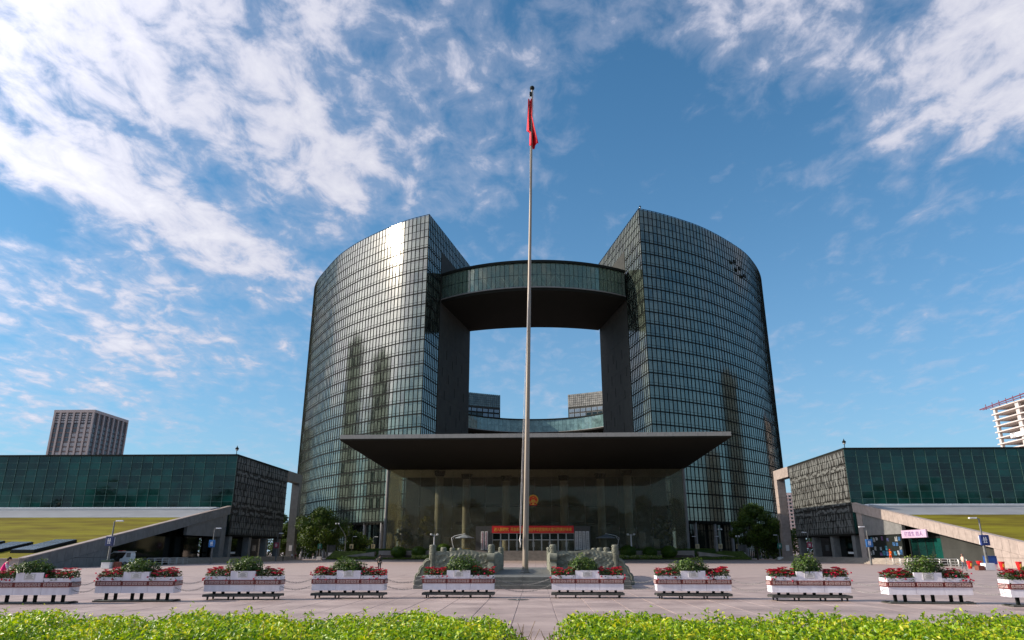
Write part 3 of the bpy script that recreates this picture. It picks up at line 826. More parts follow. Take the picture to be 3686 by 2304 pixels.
canopy = thing('entrance_canopy', 'huge flat grey canopy projecting over the plaza', 'canopy', (0, 160, 0))
CA = [(-37.1, 135.0), (36.5, 133.2), (38.3, 187.5), (-38.3, 187.5)]
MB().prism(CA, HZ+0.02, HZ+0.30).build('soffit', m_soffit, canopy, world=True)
ins = [(-36.7, 135.5), (36.1, 133.7), (37.9, 187.0), (-37.9, 187.0)]
MB().prism(ins, HZ+0.30, HZ+1.0).build('roof_deck', m_zinc, canopy, world=True)
npn = 48
for i in range(npn):
    f0, f1 = i/npn, (i+1)/npn
    x0 = CA[0][0]+(CA[1][0]-CA[0][0])*f0; x1 = CA[0][0]+(CA[1][0]-CA[0][0])*f1; y0 = CA[0][1]+(CA[1][1]-CA[0][1])*f0; y1 = CA[0][1]+(CA[1][1]-CA[0][1])*f1
    MB().hexa([(x0+.012, y0, HZ+.30), (x1-.012, y1, HZ+.30), (x1-.012, y1+.4, HZ+.30), (x0+.012, y0+.4, HZ+.30), (x0+.012, y0, HZ+1.06), (x1-.012, y1, HZ+1.06), (x1-.012, y1+.4, HZ+1.06), (x0+.012, y0+.4, HZ+1.06)]).build('fascia_panel', m_fascia, canopy, world=True)
for a, b in ((CA[0], CA[3]), (CA[1], CA[2])):
    sg = 1 if a[0] < 0 else -1
    MB().hexa([(a[0], a[1]+.42, HZ+.3), (a[0]+sg*.4, a[1]+.42, HZ+.3), (b[0]+sg*.4, b[1], HZ+.3), (b[0], b[1], HZ+.3), (a[0], a[1]+.42, HZ+1.06), (a[0]+sg*.4, a[1]+.42, HZ+1.06), (b[0]+sg*.4, b[1], HZ+1.06), (b[0], b[1], HZ+1.06)]).build('side_fascia', m_fascia, canopy, world=True)

steps = thing('entrance_steps', 'broad stone steps climbing to the entrance doors', 'steps', (0, 178, 0))
for k in range(13):
    z1 = TZ*(k+1)/13 - (0.004 if k == 12 else 0)
    st = MB().box(-15, 13.8, 178+k*0.32, 178+k*0.32+0.345, 0 if k == 0 else TZ*k/13-.03, z1).build('step', m_gstep, steps, world=True)

# writing and emblem on the hall
ban = thing('banner', 'long red banner with yellow slogan over the entrance doors', 'banner', (-0.62, HY-0.98, 7.3))
MB().box(-10.2, 10.2, -0.05, 0.05, -0.86, 0.86).build('cloth', m_banner, ban)
o = link('lettering', fit_text('进入新时代  开启新征程  共创中华民族伟大复兴的美好未来', 19.4, 0.92, m_ytext, depth=0.03), ban); o.rotation_euler = UPRIGHT; o.location = (0, -0.07, 0)
emb = thing('national_emblem', 'round red and gold emblem high on the hall glass', 'emblem', (-0.46, HY-0.35, 14.5))
MB().tube([(0, 0.12, 0), (0, 0.0, 0)], 1.05, 32).build('red_disc', m_banner, emb)
ring = MB(); ring.tube([(1.15*math.cos(a), -0.03, 1.15*math.sin(a)) for a in np.linspace(-0.9, PI+0.9, 40)], 0.17, 8); ring.build('wheat_ring', m_gold, emb, smooth=True)
gate = MB(); gate.box(-0.75, 0.75, -0.12, 0, -0.62, -0.42); gate.box(-0.55, 0.55, -0.12, 0, -0.36, -0.22); gate.box(-0.62, 0.62, -0.14, 0, -0.20, -0.13); gate.box(-0.40, 0.40, -0.12, 0, -0.10, 0.02); gate.box(-0.46, 0.46, -0.14, 0, 0.03, 0.09)
gate.build('gate', m_gold, emb)
def star(r, x, z):
    return [(x+(r if k % 2 == 0 else r*0.4)*math.sin(k*PI/5), -0.01, z+(r if k % 2 == 0 else r*0.4)*math.cos(k*PI/5)) for k in range(10)]
stm = MB(); stm.extrude(star(0.26, 0, 0.62), (0, -0.06, 0))
for a in (-62, -28, 28, 62): stm.extrude(star(0.12, 0.62*math.sin(math.radians(a)), 0.28+0.28*math.cos(math.radians(a))-0.05), (0, -0.05, 0))
stm.build('stars', m_gold, emb)
rb = MB(); rb.box(-0.95, 0.95, -0.1, 0.05, -1.32, -1.0); rb.build('ribbon', m_banner, emb)
gr = MB(); gr.tube([(0, -0.16, -0.98), (0, -0.02, -0.98)], 0.26, 16); gr.box(-0.7, 0.7, -0.15, -0.1, -1.2, -1.12); gr.build('gear', m_gold, emb)
PLQ = [(-13.15, '中国共产党杭州市委员会', m_rtext, 'white plaque with red characters, outer one left of the doors'),
       (-12.2, '中共杭州市纪律检查委员会', m_rtext, 'white plaque with red characters, nearer the doors on their left'),
       (10.24, '杭州市人民代表大会常务委员会', m_ktext, 'white plaque with black characters, first to the right of the doors'),
       (11.14, '杭州市人民政府', m_ktext, 'white plaque with few large black characters, second right of doors'),
       (12.06, '中国人民政治协商会议杭州市委员会', m_ktext, 'white plaque with dense small black characters, third right of doors'),
       (12.98, '杭州市监察委员会', m_ktext, 'white plaque with black characters, outermost right of the doors')]
for x, s, mt, lb in PLQ:
    t = thing('name_plaque', lb, 'plaque', (x, HY-0.97, 2.5), group='tall white plaques beside the doors')
    b = MB(); b.box(-0.37, 0.37, -0.04, 0.06, 0.0, 4.35); b.build('board', m_plaque, t, bevel=0.02)
    o = link('lettering', fit_text(list(s), 0.44, 3.9, mt, vertical=True, depth=0.02), t); o.rotation_euler = UPRIGHT; o.location = (0, -0.055, 2.17)

# ------------------------------------------------------------------ the two low museum wings
def leaf_shape(kind):
    """flat carved leaf outline, unit high, as (s, z) points"""
    if kind == 0:      # upright pointed blade
        a = [(0, -0.5), (0.20, -0.32), (0.34, -0.05), (0.30, 0.20), (0.14, 0.42), (0.02, 0.5), (-0.10, 0.36), (-0.26, 0.12), (-0.30, -0.12), (-0.16, -0.36)]
    elif kind == 1:    # lying leaf with a curled tip
        a = [(-0.5, -0.16), (-0.34, 0.02), (-0.12, 0.20), (0.14, 0.22), (0.36, 0.08), (0.5, -0.10), (0.30, -0.16), (0.05, -0.26), (-0.22, -0.24)]
    else:              # narrow stem pair
        a = [(-0.10, -0.5), (0.06, -0.5), (0.12, -0.1), (0.26, 0.25), (0.34, 0.5), (0.16, 0.34), (0.03, 0.05), (-0.10, 0.3), (-0.22, 0.48), (-0.20, 0.15)]
    return a
def wing(sg, X0, Y0, label, dark):  # dark: greyer stone towards the axis, its shade put into the colour
    T = lambda u, v, z: (X0+sg*u, Y0+v, z)
    root = thing('museum_wing', label, 'building', (X0, Y0, 0), group='two low glass wings beside the plaza')
    def bx(m, u0, u1, v0, v1, z0, z1):
        a, b = sorted((X0+sg*u0, X0+sg*u1)); m.box(a, b, Y0+v0, Y0+v1, z0, z1); return m
    def part(name, mat, *boxes, kind=None, parent=None):
        m = MB()
        for b in boxes: bx(m, *b)
        return m.build(name, mat, parent or root, world=True, kind=kind)
    U = 78
    ZB, ZTOP = 10.7, 21.7
    part('core', m_core, (0.5, U, 0.35, 33, 5.4, ZTOP-0.1))
    part('roof_edge', m_core, (-0.05, U, -0.15, 0.35, ZTOP, ZTOP+0.35), (-0.05, 0.6, 0.35, 33.2, ZTOP, ZTOP+0.35))
    part('roof', m_zinc, (0.6, U, 0.35, 33, ZTOP-0.1, ZTOP+0.1))
    # green glass front
    ncol, nrow = 34, 8
    w, h = U/ncol, (ZTOP-ZB)/nrow
    me = MB().box(0.03, w-0.03, 0, 0.06, 0.03, h-0.03).mesh('glass_pane', m_teal)
    n = 0
    for i in range(ncol):
        for k in range(nrow):
            o = link('glass_pane', me, root); x = (i+ (0 if sg > 0 else 1))*w
            o.location = (sg*x, 0, ZB+k*h); o.rotation_euler = (random.gauss(0, .004), 0, random.gauss(0, .004))
    fr = MB()
    for i in range(ncol+1): bx(fr, i*w-0.035, i*w+0.035, -0.12, -0.01, ZB, ZTOP)
    for k in range(nrow+1): bx(fr, 0, U, -0.05, -0.015, ZB+k*h-0.03, ZB+k*h+0.03)
    for i in range(ncol+1):
        for k in range(1, nrow): bx(fr, i*w-0.1, i*w+0.1, -0.16, -0.12, ZB+k*h-0.1, ZB+k*h+0.1)
    tag(fr.build('glazing_bar', m_tealfin, root, world=True), kind='stuff')
    part('base_strip', m_lamphead, (0.8, U, -5.6, 0.3, ZB-0.35, ZB-0.02))
    # leaf-carved stone side that faces the axis
    rows = 12; zb = 5.4; rh = (ZTOP-zb)/rows; D = 33.0; pc = 10
    pmesh = MB().box(-0.0, 0.35, 0.03, D/pc-0.03, 0.04, rh-0.04).mesh('stone_panel', m_leafdark)
    for r in range(rows):
        for c in range(pc):
            o = link('stone_panel', pmesh, root); o.location = (0 if sg > 0 else -0.35, c*D/pc, zb+r*rh)
    shapes = {}
    pat = [0, 0, 2, 1, 1, 0, 0, 2, 0, 1, 0, 0]
    for r in range(rows):
        kd = pat[r]
        step = D/25
        for c in range(25):
            kk = kd if random.random() < 0.8 else random.choice((0, 0, 2))
            v = random.randrange(5)
            key = (kk, v)
            if key not in shapes:
                sc = (2.3, 1.5) if kk == 1 else (1.75, 2.3) if kk == 0 else (1.9, 2.1)
                an = [0.08, 0.42, -0.36, 0.22, -0.16][v]; fl = -1 if v % 2 else 1
                shapes[key] = MB().extrude([(0, (s_*fl*math.cos(an)-z_*math.sin(an))*sc[0], (s_*fl*math.sin(an)+z_*math.cos(an))*sc[1]) for s_, z_ in leaf_shape(kk)], (0.08, 0, 0)).mesh('carved_leaf', m_leafrel)
            o = link('carved_leaf', shapes[key], root)
            z = min(max(zb+(r+0.5)*rh+random.uniform(-.3, .3), zb+1.05), ZTOP-1.05)
            y = min(max((c+0.5+(0.5 if r % 2 else 0))*step+random.uniform(-.3, .3), 1.0), D-1.0)
            o.location = (-0.085-random.uniform(0, .05) if sg > 0 else 0.004+random.uniform(0, .05), y, z)
            o.scale = (1, random.uniform(0.60, 0.88), random.uniform(0.72, 0.95))
    part('row_joint', m_core, *[(-0.17, 0.02, 0, D, zb+r*rh-0.03, zb+r*rh+0.03) for r in range(1, rows)], kind='stuff')
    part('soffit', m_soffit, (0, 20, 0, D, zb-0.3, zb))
    part('corner_glass', m_teal, (0.02, 0.30, -0.9, -0.04, zb, ZB))
    # open ground floor under it
    part('recessed_wall', m_dglass, (5.5, 6.0, 1, D, 0.95, zb-0.3))
    for v in (1.2, 12, 22.5, 31.5):
        part('pier', m_grey, (0.25, 1.6, v, v+1.5, 0.95, zb-0.3))
    part('white_bench', m_plaque, (1.8, 2.6, 5, 9, 1.6, 2.0))
    # gate frame behind
    bl = 2.2
    for k in range(5):
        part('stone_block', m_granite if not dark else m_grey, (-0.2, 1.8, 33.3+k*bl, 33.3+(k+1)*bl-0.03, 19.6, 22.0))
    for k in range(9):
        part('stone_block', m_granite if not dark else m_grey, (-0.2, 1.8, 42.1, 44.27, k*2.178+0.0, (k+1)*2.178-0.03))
    part('notice', m_plaque, (0.2, 1.0, 42.02, 42.09, 2.2, 3.6))
    # sloping turf roof and its stone edge
    k_ = 0.1628; zs = lambda v: 1.3+(v+61)*k_
    m = MB(); V0, V1, V2, V3 = -61.0, -19.4, -8.0, -5.6
    def sheet(va, vb, u0, u1, lift, mat, nm):
        p = [T(u0, va, zs(va)+lift), T(u1, va, zs(va)+lift), T(u1, vb, zs(vb)+lift), T(u0, vb, zs(vb)+lift)]
        q = [(a, b, c-0.5) for a, b, c in p]
        return MB().hexa(q+p).build(nm, mat, root, world=True)
    sheet(V0, V1, 0.9, U, -0.05, m_grass, 'turf')
    sheet(V1+0.01, V2, 0.9, U, 0.0, m_zinc, 'zinc_strip')
    sheet(V2+0.02, V3, 0.9, U, 0.22, m_zinc, 'upper_kerb')
    # body below the turf, far from the edge
    wd = MB(); wd.extrude([T(6.3, V0+0.2, 0), T(6.3, 0.3, 0), T(6.3, 0.3, zs(0)-1.5), T(6.3, V0+0.2, 0.4)], (sg*(U-7), 0, 0)); wd.build('under_slope', m_core, root, world=True)
    npan = 38
    dv = (V3+5.4-V0)/npan
    for i in range(npan):
        va, vb = V0+i*dv+0.02, V0+(i+1)*dv-0.02
        za, zc = zs(va), zs(vb)
        MB().hexa([T(0, va, max(za-1.7, 0.0)), T(0.5, va, max(za-1.7, 0.0)), T(0.5, vb, max(zc-1.7, 0.0)), T(0, vb, max(zc-1.7, 0.0)),
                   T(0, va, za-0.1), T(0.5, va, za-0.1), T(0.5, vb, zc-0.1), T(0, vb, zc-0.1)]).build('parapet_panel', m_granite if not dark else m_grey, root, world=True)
    for i in range(19):
        va, vb = V0+i*dv*2+0.01, V0+(i+1)*dv*2-0.01
        za, zc = zs(va), zs(vb)
        MB().hexa([T(-0.06, va, za-0.09), T(0.85, va, za-0.09), T(0.85, vb, zc-0.09), T(-0.06, vb, zc-0.09), T(-0.06, va, za+0.04), T(0.85, va, za+0.04), T(0.85, vb, zc+0.04), T(-0.06, vb, zc+0.04)]).build('coping_stone', m_granite, root, world=True)
    soff = MB().hexa([T(0.5, V0+10, zs(V0+10)-1.72), T(6.3, V0+10, zs(V0+10)-1.72), T(6.3, 0, zs(0)-1.72), T(0.5, 0, zs(0)-1.72),
                      T(0.5, V0+10, zs(V0+10)-1.3), T(6.3, V0+10, zs(V0+10)-1.3), T(6.3, 0, zs(0)-1.3), T(0.5, 0, zs(0)-1.3)]); soff.build('slope_soffit', m_soffit, root, world=True)
    # triangular wall under the edge, two courses of panels
    VW = -43.0
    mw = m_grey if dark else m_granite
    np_ = 11; dq = (VW-V0)/np_
    for i in range(np_):
        va, vb = V0+i*dq+0.02, V0+(i+1)*dq-0.02
        for z0, z1 in ((0.0, 1.25), (1.28, 2.6)):
            ta, tb = min(z1, zs(va)-1.73), min(z1, zs(vb)-1.73)
            if tb <= z0+0.05: continue
            ta = max(ta, z0+0.001)
            MB().hexa([T(0.02, va, z0), T(0.5, va, z0), T(0.5, vb, z0), T(0.02, vb, z0), T(0.02, va, ta), T(0.5, va, ta), T(0.5, vb, tb), T(0.02, vb, tb)]).build('wall_panel', mw, root, world=True)
    part('front_wall', m_granite, (-0.06, U, V0-1.0, V0-0.05, 0, 1.12))
    part('front_coping', m_granite, (-0.12, U, V0-1.1, V0+0.6, 1.125, 1.28))
    part('recess_end', m_core, (0.5, 6.3, VW-0.4, VW, 0, 3.0))
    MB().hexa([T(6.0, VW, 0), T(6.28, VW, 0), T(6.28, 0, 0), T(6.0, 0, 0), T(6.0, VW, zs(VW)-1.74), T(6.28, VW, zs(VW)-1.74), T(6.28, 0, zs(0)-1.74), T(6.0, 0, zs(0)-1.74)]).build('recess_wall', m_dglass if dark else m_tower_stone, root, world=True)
    # slanted wall beside the carved front, and its end pier
    def wedge(va, vb, z0a, z0b, nm, mat, u0=0.3, u1=0.9):
        za, zb2 = zs(va)-1.73, zs(vb)-1.73
        return MB().hexa([T(u0, va, z0a), T(u1, va, z0a), T(u1, vb, z0b), T(u0, vb, z0b), T(u0, va, za), T(u1, va, za), T(u1, vb, zb2), T(u0, vb, zb2)]).build(nm, mat, root, world=True)
    wedge(-18.0, -3.2, 4.95, 4.95, 'upper_wall', m_grey)
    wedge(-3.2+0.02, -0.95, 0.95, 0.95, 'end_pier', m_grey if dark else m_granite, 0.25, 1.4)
    # steps and platform in front of the recess
    v0, v1 = (-30.0, 40.0)
    for k in range(6):
        part('step', m_gstep, (-3.6+k*0.36, 6.0 if k == 5 else -3.6+(k+1)*0.36+0.05, v0, v1, 0 if k == 0 else k*0.158-0.02, (k+1)*0.158))
    return root, T, part, wedge, zs
rl, TL, partL, wedgeL, zsl = wing(-1, -64.0, 153.0, 'low green glass wing on the left, its carved stone side in shadow', True)
rr, TR, partR, wedgeR, zsr = wing(1, 62.5, 147.0, 'low green glass wing on the right, its carved leaf side in sunshine', False)
roof_camera(-64.4, 153.2, 22.0, 'small camera mast on the roof corner of the left wing')
roof_camera(62.9, 147.2, 22.0, 'small camera mast on the roof corner of the right wing')
# skylights on the left slope
k_ = 0.1628
for (u0, u1, va, vb, lb) in ((1.6, 4.75, -57.2, -48.4, 'long glass skylight nearest the stone edge of the turf roof'),
                             (6.4, 9.6, -57.6, -50.6, 'second glass skylight lying on the left turf roof'),
                             (11.2, 14.4, -57.6, -49.6, 'third glass skylight, cut by the left edge of the photo')):
    t = thing('skylight', lb, 'skylight', TL((u0+u1)/2, va, zsl(va)), group='skylights on the left turf slope')
    p = [TL(u0, va, zsl(va)+.35), TL(u1, va, zsl(va)+.35), TL(u1, vb, zsl(vb)+.35), TL(u0, vb, zsl(vb)+.35)]
    MB().hexa([(a, b, c-0.5) for a, b, c in p]+p).build('kerb', m_dark, t, world=True)
    for k in range(3):
        f0, f1 = k/3+0.01, (k+1)/3-0.01
        q = []
        for dz in (0.355, 0.41):
            for (uu, ff) in ((u0+.1, f0), (u1-.1, f0), (u1-.1, f1), (u0+.1, f1)):
                v = va+(vb-va)*ff; q.append(TL(uu, v, zsl(v)+dz))
        MB().hexa(q).build('glass_pane', m_skylight, t, world=True)
# poster wall, doorway and purple sign on the right
pw_ = thing('poster_wall', 'black wall of small pictures beside the right wing doorway', 'poster wall', TR(0.6, -16.8, 0.95))
m = MB(); a = TR(0.55, -16.8, 0.95); b = TR(0.95, -3.4, 4.9); m.box(a[0], b[0], a[1], b[1], a[2], b[2]); m.build('backing', m_core, pw_, world=True)
cols = [(0.04, 0.11, 0.24), (0.20, 0.26, 0.30), (0.30, 0.31, 0.30), (0.04, 0.17, 0.25), (0.05, 0.06, 0.14), (0.12, 0.06, 0.15), (0.36, 0.37, 0.38), (0.05, 0.22, 0.30)]
pms = [pmat('poster_print_%d' % i, c, 0.4, var=0.45, scale=3.0) for i, c in enumerate(cols)]
rp = random.Random(5)
for i in range(12):
    for k in range(4):
        if rp.random() < 0.42: continue
        y = 147-16.4+i*1.07; z = 1.5+k*0.8+rp.uniform(-.15, .15); s1 = rp.uniform(0.6, 0.95); s2 = rp.uniform(0.5, 0.8)
        MB().box(63.0, 63.048, y, y+s1, z, z+s2).build('picture', pms[rp.randrange(8)], pw_, world=True)
for i in range(3):
    for k in range(4):
        if rp.random() < 0.35: continue
        y = 147+2.9+i*1.1; z = 1.4+k*0.8
        MB().box(67.9, 67.95, y, y+0.7, z, z+0.6).build('picture', pms[rp.randrange(8)], pw_, world=True)
dr = thing('wing_doorway', 'dark green glass doorway under the right wing slope', 'doorway', TR(1.4, -22.5, 0.0))
def rbox(m, u0, u1, v0, v1, z0, z1):
    a, b = sorted((62.5+u0, 62.5+u1)); m.box(a, b, 147+v0, 147+v1, z0, z1); return m
f = MB(); rbox(f, 1.2, 1.5, -28.2, -27.9, 0.0, 4.4); rbox(f, 1.2, 1.5, -18.2, -17.9, 0.0, 4.4); rbox(f, 1.2, 1.5, -27.9, -18.2, 4.1, 4.4)
for k in range(1, 4): rbox(f, 1.25, 1.4, -27.9+k*2.42-.06, -27.9+k*2.42+.06, 0.95, 4.1)
f.build('door_frame', m_dark, dr, world=True)
for k in range(4): rbox(MB(), 1.3, 1.36, -27.84+k*2.42+.02, -27.84+(k+1)*2.42-.14, 0.95, 4.08).build('door_pane', m_teal, dr, world=True)
partR('dark_wall', m_tower_stone, (1.0, 1.6, -43, -28.3, 0, 2.55))
wedgeR(-42.5, -28.3, 2.56, 2.56, 'dark_wall_top', m_tower_stone, 1.0, 1.6)
sg = thing('door_sign', 'pale purple sign board with brushed characters over the doorway', 'sign', TR(-0.15, -22.7, 4.85))
MB().box(-0.12, 0.12, -4.0, 4.0, -0.62, 0.62).build('board', pmat('lilac_board', (0.48, 0.35, 0.46), 0.5, var=0.05), sg)
o = link('lettering', fit_text('打造生 态人', 5.9, 0.72, pmat('violet_print', (0.13, 0.05, 0.20), 0.6), depth=0.02), sg); o.rotation_euler = (PI/2, 0, -PI/2); o.location = (-0.135, 0, 0)

# ------------------------------------------------------------------ planting beds beside the steps
def bed(name, label, x0, x1):
    t = thing(name, label, 'planting bed', ((x0+x1)/2, 178.4, 0))
    n = 26; m = MB()
    def zz(y): return 0.22+max(0, (y-178.4))*0.26
    for i in range(n):
        xa, xb = x0+(x1-x0)*i/n, x0+(x1-x0)*(i+1)/n
        for k in range(5):
            ya, yb = 178.4+k*1.5, 178.4+(k+1)*1.5
            j = lambda x, y: zz(y)+0.08*math.sin(x*1.3+y)
            m.quad((xa, ya, j(xa, ya)), (xb, ya, j(xb, ya)), (xb, yb, j(xb, yb)), (xa, yb, j(xa, yb)))
    m.build('soil', m_soil if abs(x0+x1) < 60 else m_lawn, t, world=True, smooth=True)
    MB().box(x0-.15, x1+.15, 178.15, 178.39, 0, 0.20).build('kerb', m_gstep, t, world=True)
    cnt = int((x1-x0)*75)
    c = np.stack([rng.uniform(x0, x1, cnt), 178.5+np.abs(rng.normal(0, 0.45, cnt)), np.zeros(cnt)], 1); c[:, 2] = 0.24+(c[:, 1]-178.4)*.26+rng.uniform(0, .25, cnt)
    leaf_cloud('grass_edge', c, rng.normal(size=(cnt, 3))+(0, 0, .8), rng.uniform(.15, .3, cnt), lf_bush, t)
    for o in t.children:
        if o.name.startswith('grass'): o.location = (-t.location.x, -t.location.y, 0)
    return t
bed('planting_bed', 'sloping brown planted bed left of the entrance steps', -38.0, -15.4)
bed('planting_bed', 'sloping planted bed right of the entrance steps', 14.2, 38.0)
bed('planting_bed', 'grassy bed edge beyond the left end of the hall', -50.5, -38.6)
bed('planting_bed', 'grassy bed edge beyond the right end of the hall', 38.6, 51.0)
def tufts(label, x0, x1, y0, y1):
    n = int((x1-x0)*170)
    t = thing('bedding_plants', label, 'flowers', ((x0+x1)/2, (y0+y1)/2, 0.4))
    c = np.stack([rng.uniform(x0, x1, n)-(x0+x1)/2, rng.uniform(y0, y1, n)-(y0+y1)/2, rng.uniform(0, 0.75, n)**1.3], 1)
    c[:, 2] += (c[:, 1]+(y0+y1)/2-178.4)*0.26-0.15
    leaf_cloud('foliage', c, rng.normal(size=(n, 3))+(0, -.4, .9), rng.uniform(.22, .5, n), lf_pale, t)
tufts('pale green bedding plants in the bed left of the steps', -29.8, -23.2, 178.8, 180.0)
tufts('pale yellow bedding plants in the bed right of the steps', 16.5, 30.0, 178.8, 180.0)
tufts('pale bedding plants close to the right carved balustrade', 14.4, 17.0, 180.2, 182.5)
def round_bush(x, y, z, r, h, label):
    t = thing('clipped_bush', label, 'bush', (x, y, z), group='round clipped bushes in front of the hall')
    n = 2600
    d = rng.normal(size=(n, 3)); d /= np.linalg.norm(d, axis=1, keepdims=True)
    k = 1-0.10*rng.random(n)**1.5 + 0.03*np.sin(d[:, 0]*9)*np.cos(d[:, 1]*8)
    c = d*k[:, None]*np.array([r, r, h*0.55]) + np.array([0, 0, h*0.47])
    c[:, 2] = np.maximum(c[:, 2], 0.03)
    leaf_cloud('foliage', c, d+0.5*rng.normal(size=(n, 3)), rng.uniform(.13, .26, n), lf_bush, t, var=np.clip(0.45+0.2*rng.normal(size=n), 0, 1))
    core = MB(); core.lathe([(r*math.cos(a)*.93, h*0.47+h*.52*math.sin(a)) for a in np.linspace(-1.15, 1.5, 9)], n=14); core.build('twig_core', lf_bush, t, smooth=True)
round_bush(-33.25, 180.6, 0.75, 1.9, 2.5, 'round clipped bush farthest left in the bed')
round_bush(-28.4, 180.9, 0.85, 1.75, 2.4, 'round clipped bush beside the left double lamp')
round_bush(-22.6, 183.0, 1.35, 1.8, 2.5, 'round bush half hidden behind the left carved post')
round_bush(22.3, 180.9, 0.75, 2.0, 2.7, 'round clipped bush behind the right double lamp')
round_bush(27.5, 180.9, 0.75, 1.75, 2.4, 'middle round clipped bush of the right bed')
round_bush(32.1, 180.6, 0.75, 1.95, 2.6, 'round clipped bush farthest right in the bed')
def low_hedge(x0, x1, y0, y1, z, h, label):
    t = thing('low_hedge', label, 'hedge', ((x0+x1)/2, (y0+y1)/2, z))
    n = int((x1-x0)*190)
    a, b = (x1-x0)/2, (y1-y0)/2
    c = np.stack([rng.uniform(-a, a, n), rng.uniform(-b, b, n), h*(1-0.6*rng.random(n)**2)], 1)
    leaf_cloud('foliage', c, rng.normal(size=(n, 3))+(0, -.3, 1), rng.uniform(.15, .32, n), lf_bush, t, var=np.clip(0.35+0.22*rng.normal(size=n), 0, 1))
    MB().box(-a, a, -b, b, 0, h*0.8).build('twig_core', lf_bush, t)
low_hedge(-42, -16.2, 184.2, 185.4, 1.5, 1.2, 'low dark hedge along the foot of the left hall glass')
low_hedge(15.2, 44, 184.2, 185.4, 1.5, 1.2, 'low dark hedge along the foot of the right hall glass')
def ramp(x0, x1, label):
    t = thing('side_ramp', label, 'ramp', ((x0+x1)/2, 180, 0))
    s = 1 if x0 < 0 else -1
    a, b = (x0, x1) if s > 0 else (x1, x0)
    MB().hexa([(x0, 181.2, 0), (x1, 181.2, 0), (x1, 183.2, 0), (x0, 183.2, 0)] + ([(x0, 181.2, .25), (x1, 181.2, 2.0), (x1, 183.2, 2.0), (x0, 183.2, .25)] if s > 0 else [(x0, 181.2, 2.0), (x1, 181.2, .25), (x1, 183.2, .25), (x0, 183.2, 2.0)])).build('path', m_granite, t, world=True)
ramp(-52, -39.2, 'pale stone ramp rising to the left end of the hall')
ramp(39.2, 53, 'pale stone ramp rising to the right end of the hall')

# ------------------------------------------------------------------ trees
def tree(name, label, x, y, z, h, cr, ch, leaf, nl, trunk_h, lsize=(0.35, 0.7), seed=1, group=None, trunk_r=0.28, nclump=26):
    r = random.Random(seed); g = np.random.default_rng(seed)
    t = thing(name, label, 'tree', (x, y, z), group=group)
    tr = MB(); tr.tube([(0, 0, 0), (0.08, 0.05, trunk_h*0.5), (-0.05, 0.1, trunk_h), (0.1, 0, h*0.75)], [trunk_r, trunk_r*.8, trunk_r*.65, trunk_r*.15], 10)
    cl = []
    for i in range(nclump):
        a = i*2.399; f = (i+0.5)/nclump
        zc = trunk_h+ch*(f*0.92+0.04); rad = cr*math.sin(PI*min(1, max(0.08, f*0.86+0.14)))**0.75*r.uniform(0.40, 1.08)
        c = (rad*math.cos(a), rad*math.sin(a), zc); cl.append((c, cr*r.uniform(0.18, 0.40)))
        tr.tube([(0, 0, trunk_h*0.85+f*(h*.7-trunk_h*.85)*.8), (c[0]*.5, c[1]*.5, (trunk_h+zc)/2+0.2), c], [trunk_r*.35, trunk_r*.2, .03], 5)
    tr.build('trunk', m_bark, t, smooth=True)
    per = nl//nclump
    C = []; Nn = []; Vv = []
    for c, rr_ in cl:
        d = g.normal(size=(per, 3)); d /= np.linalg.norm(d, axis=1, keepdims=True)
        k = g.random(per)**0.45
        C.append(np.array(c)+d*k[:, None]*rr_*np.array([1.15, 1.15, 0.8])); Nn.append(d+0.6*g.normal(size=(per, 3))+np.array([0, 0, .4]))
        Vv.append(np.clip(g.normal(0.45+0.18*r.uniform(-1, 1), 0.22, per), 0, 1))
    C = np.concatenate(C); n = len(C)
    leaf_cloud('crown', C, np.concatenate(Nn), g.uniform(lsize[0], lsize[1], n), leaf, t, var=np.concatenate(Vv))
    return t
tree('broadleaf_tree', 'dense round tree in sun beside the right tower foot', 57.5, 196, 0, 14.2, 6.0, 10.6, lf_tree, 15000, 3.2, seed=4, nclump=34)
tree('broadleaf_tree', 'low tree tucked behind the right gate column', 66, 205, 0, 9.5, 4.6, 7.4, lf_tree, 7000, 2.0, seed=9)
tree('broadleaf_tree', 'broad dark tree in shade right of the left gate column', -57.5, 197, 0, 13.2, 6.6, 10.2, lf_tree, 15000, 2.6, seed=6, nclump=34)
tree('broadleaf_tree', 'dark tree seen through the left stone gate', -70.5, 208, 0, 9.0, 4.2, 7.5, lf_tree, 7000, 1.8, seed=12)
tree('broadleaf_tree', 'thin dark tree leaning out behind the left gate column', -74.0, 214, 0, 12.5, 2.6, 6.5, lf_tree, 2600, 6.0, seed=15, trunk_r=.18)
for i, (x, y, lb) in enumerate(((-33.5, 190.5, 'slender yellow green tree behind the far left hall glass'), (-28.0, 190, 'slender yellow green tree beside the left hall column'), (32.5, 191, 'slender dim tree behind the right hall glass'))):
    tree('slender_tree', lb, x, y, TZ, 8.6 if i != 1 else 9.4, 2.4, 7.4, lf_bamboo, 3600, 1.2, (0.25, 0.5), seed=20+i, group='slender trees behind the hall glass', trunk_r=.12)
def tall_hedge(x0, x1, y, h, seed, label):
    g = np.random.default_rng(seed); t = thing('tall_hedge', label, 'hedge', ((x0+x1)/2, y, 0)); n = int((x1-x0)*150); a = (x1-x0)/2
    x = g.uniform(-a, a, n); top = h*(0.8+.16*np.sin(x*.7+seed)+.10*np.sin(x*1.9))
    c = np.stack([x, g.uniform(-2, 2, n), top*g.random(n)**.75], 1)
    leaf_cloud('foliage', c, g.normal(size=(n, 3))+(0, -.5, .4), g.uniform(.5, 1.0, n), lf_tree, t, var=np.clip(g.normal(.4, .2, n), 0, 1))
    m = MB()
    for k in range(int(a)): m.tube([(-a+2*k+1, 0, 0), (-a+2*k+1+.2, 0, h*.7)], [.14, .05], 5)
    m.build('stems', m_bark, t)['kind'] = 'stuff'
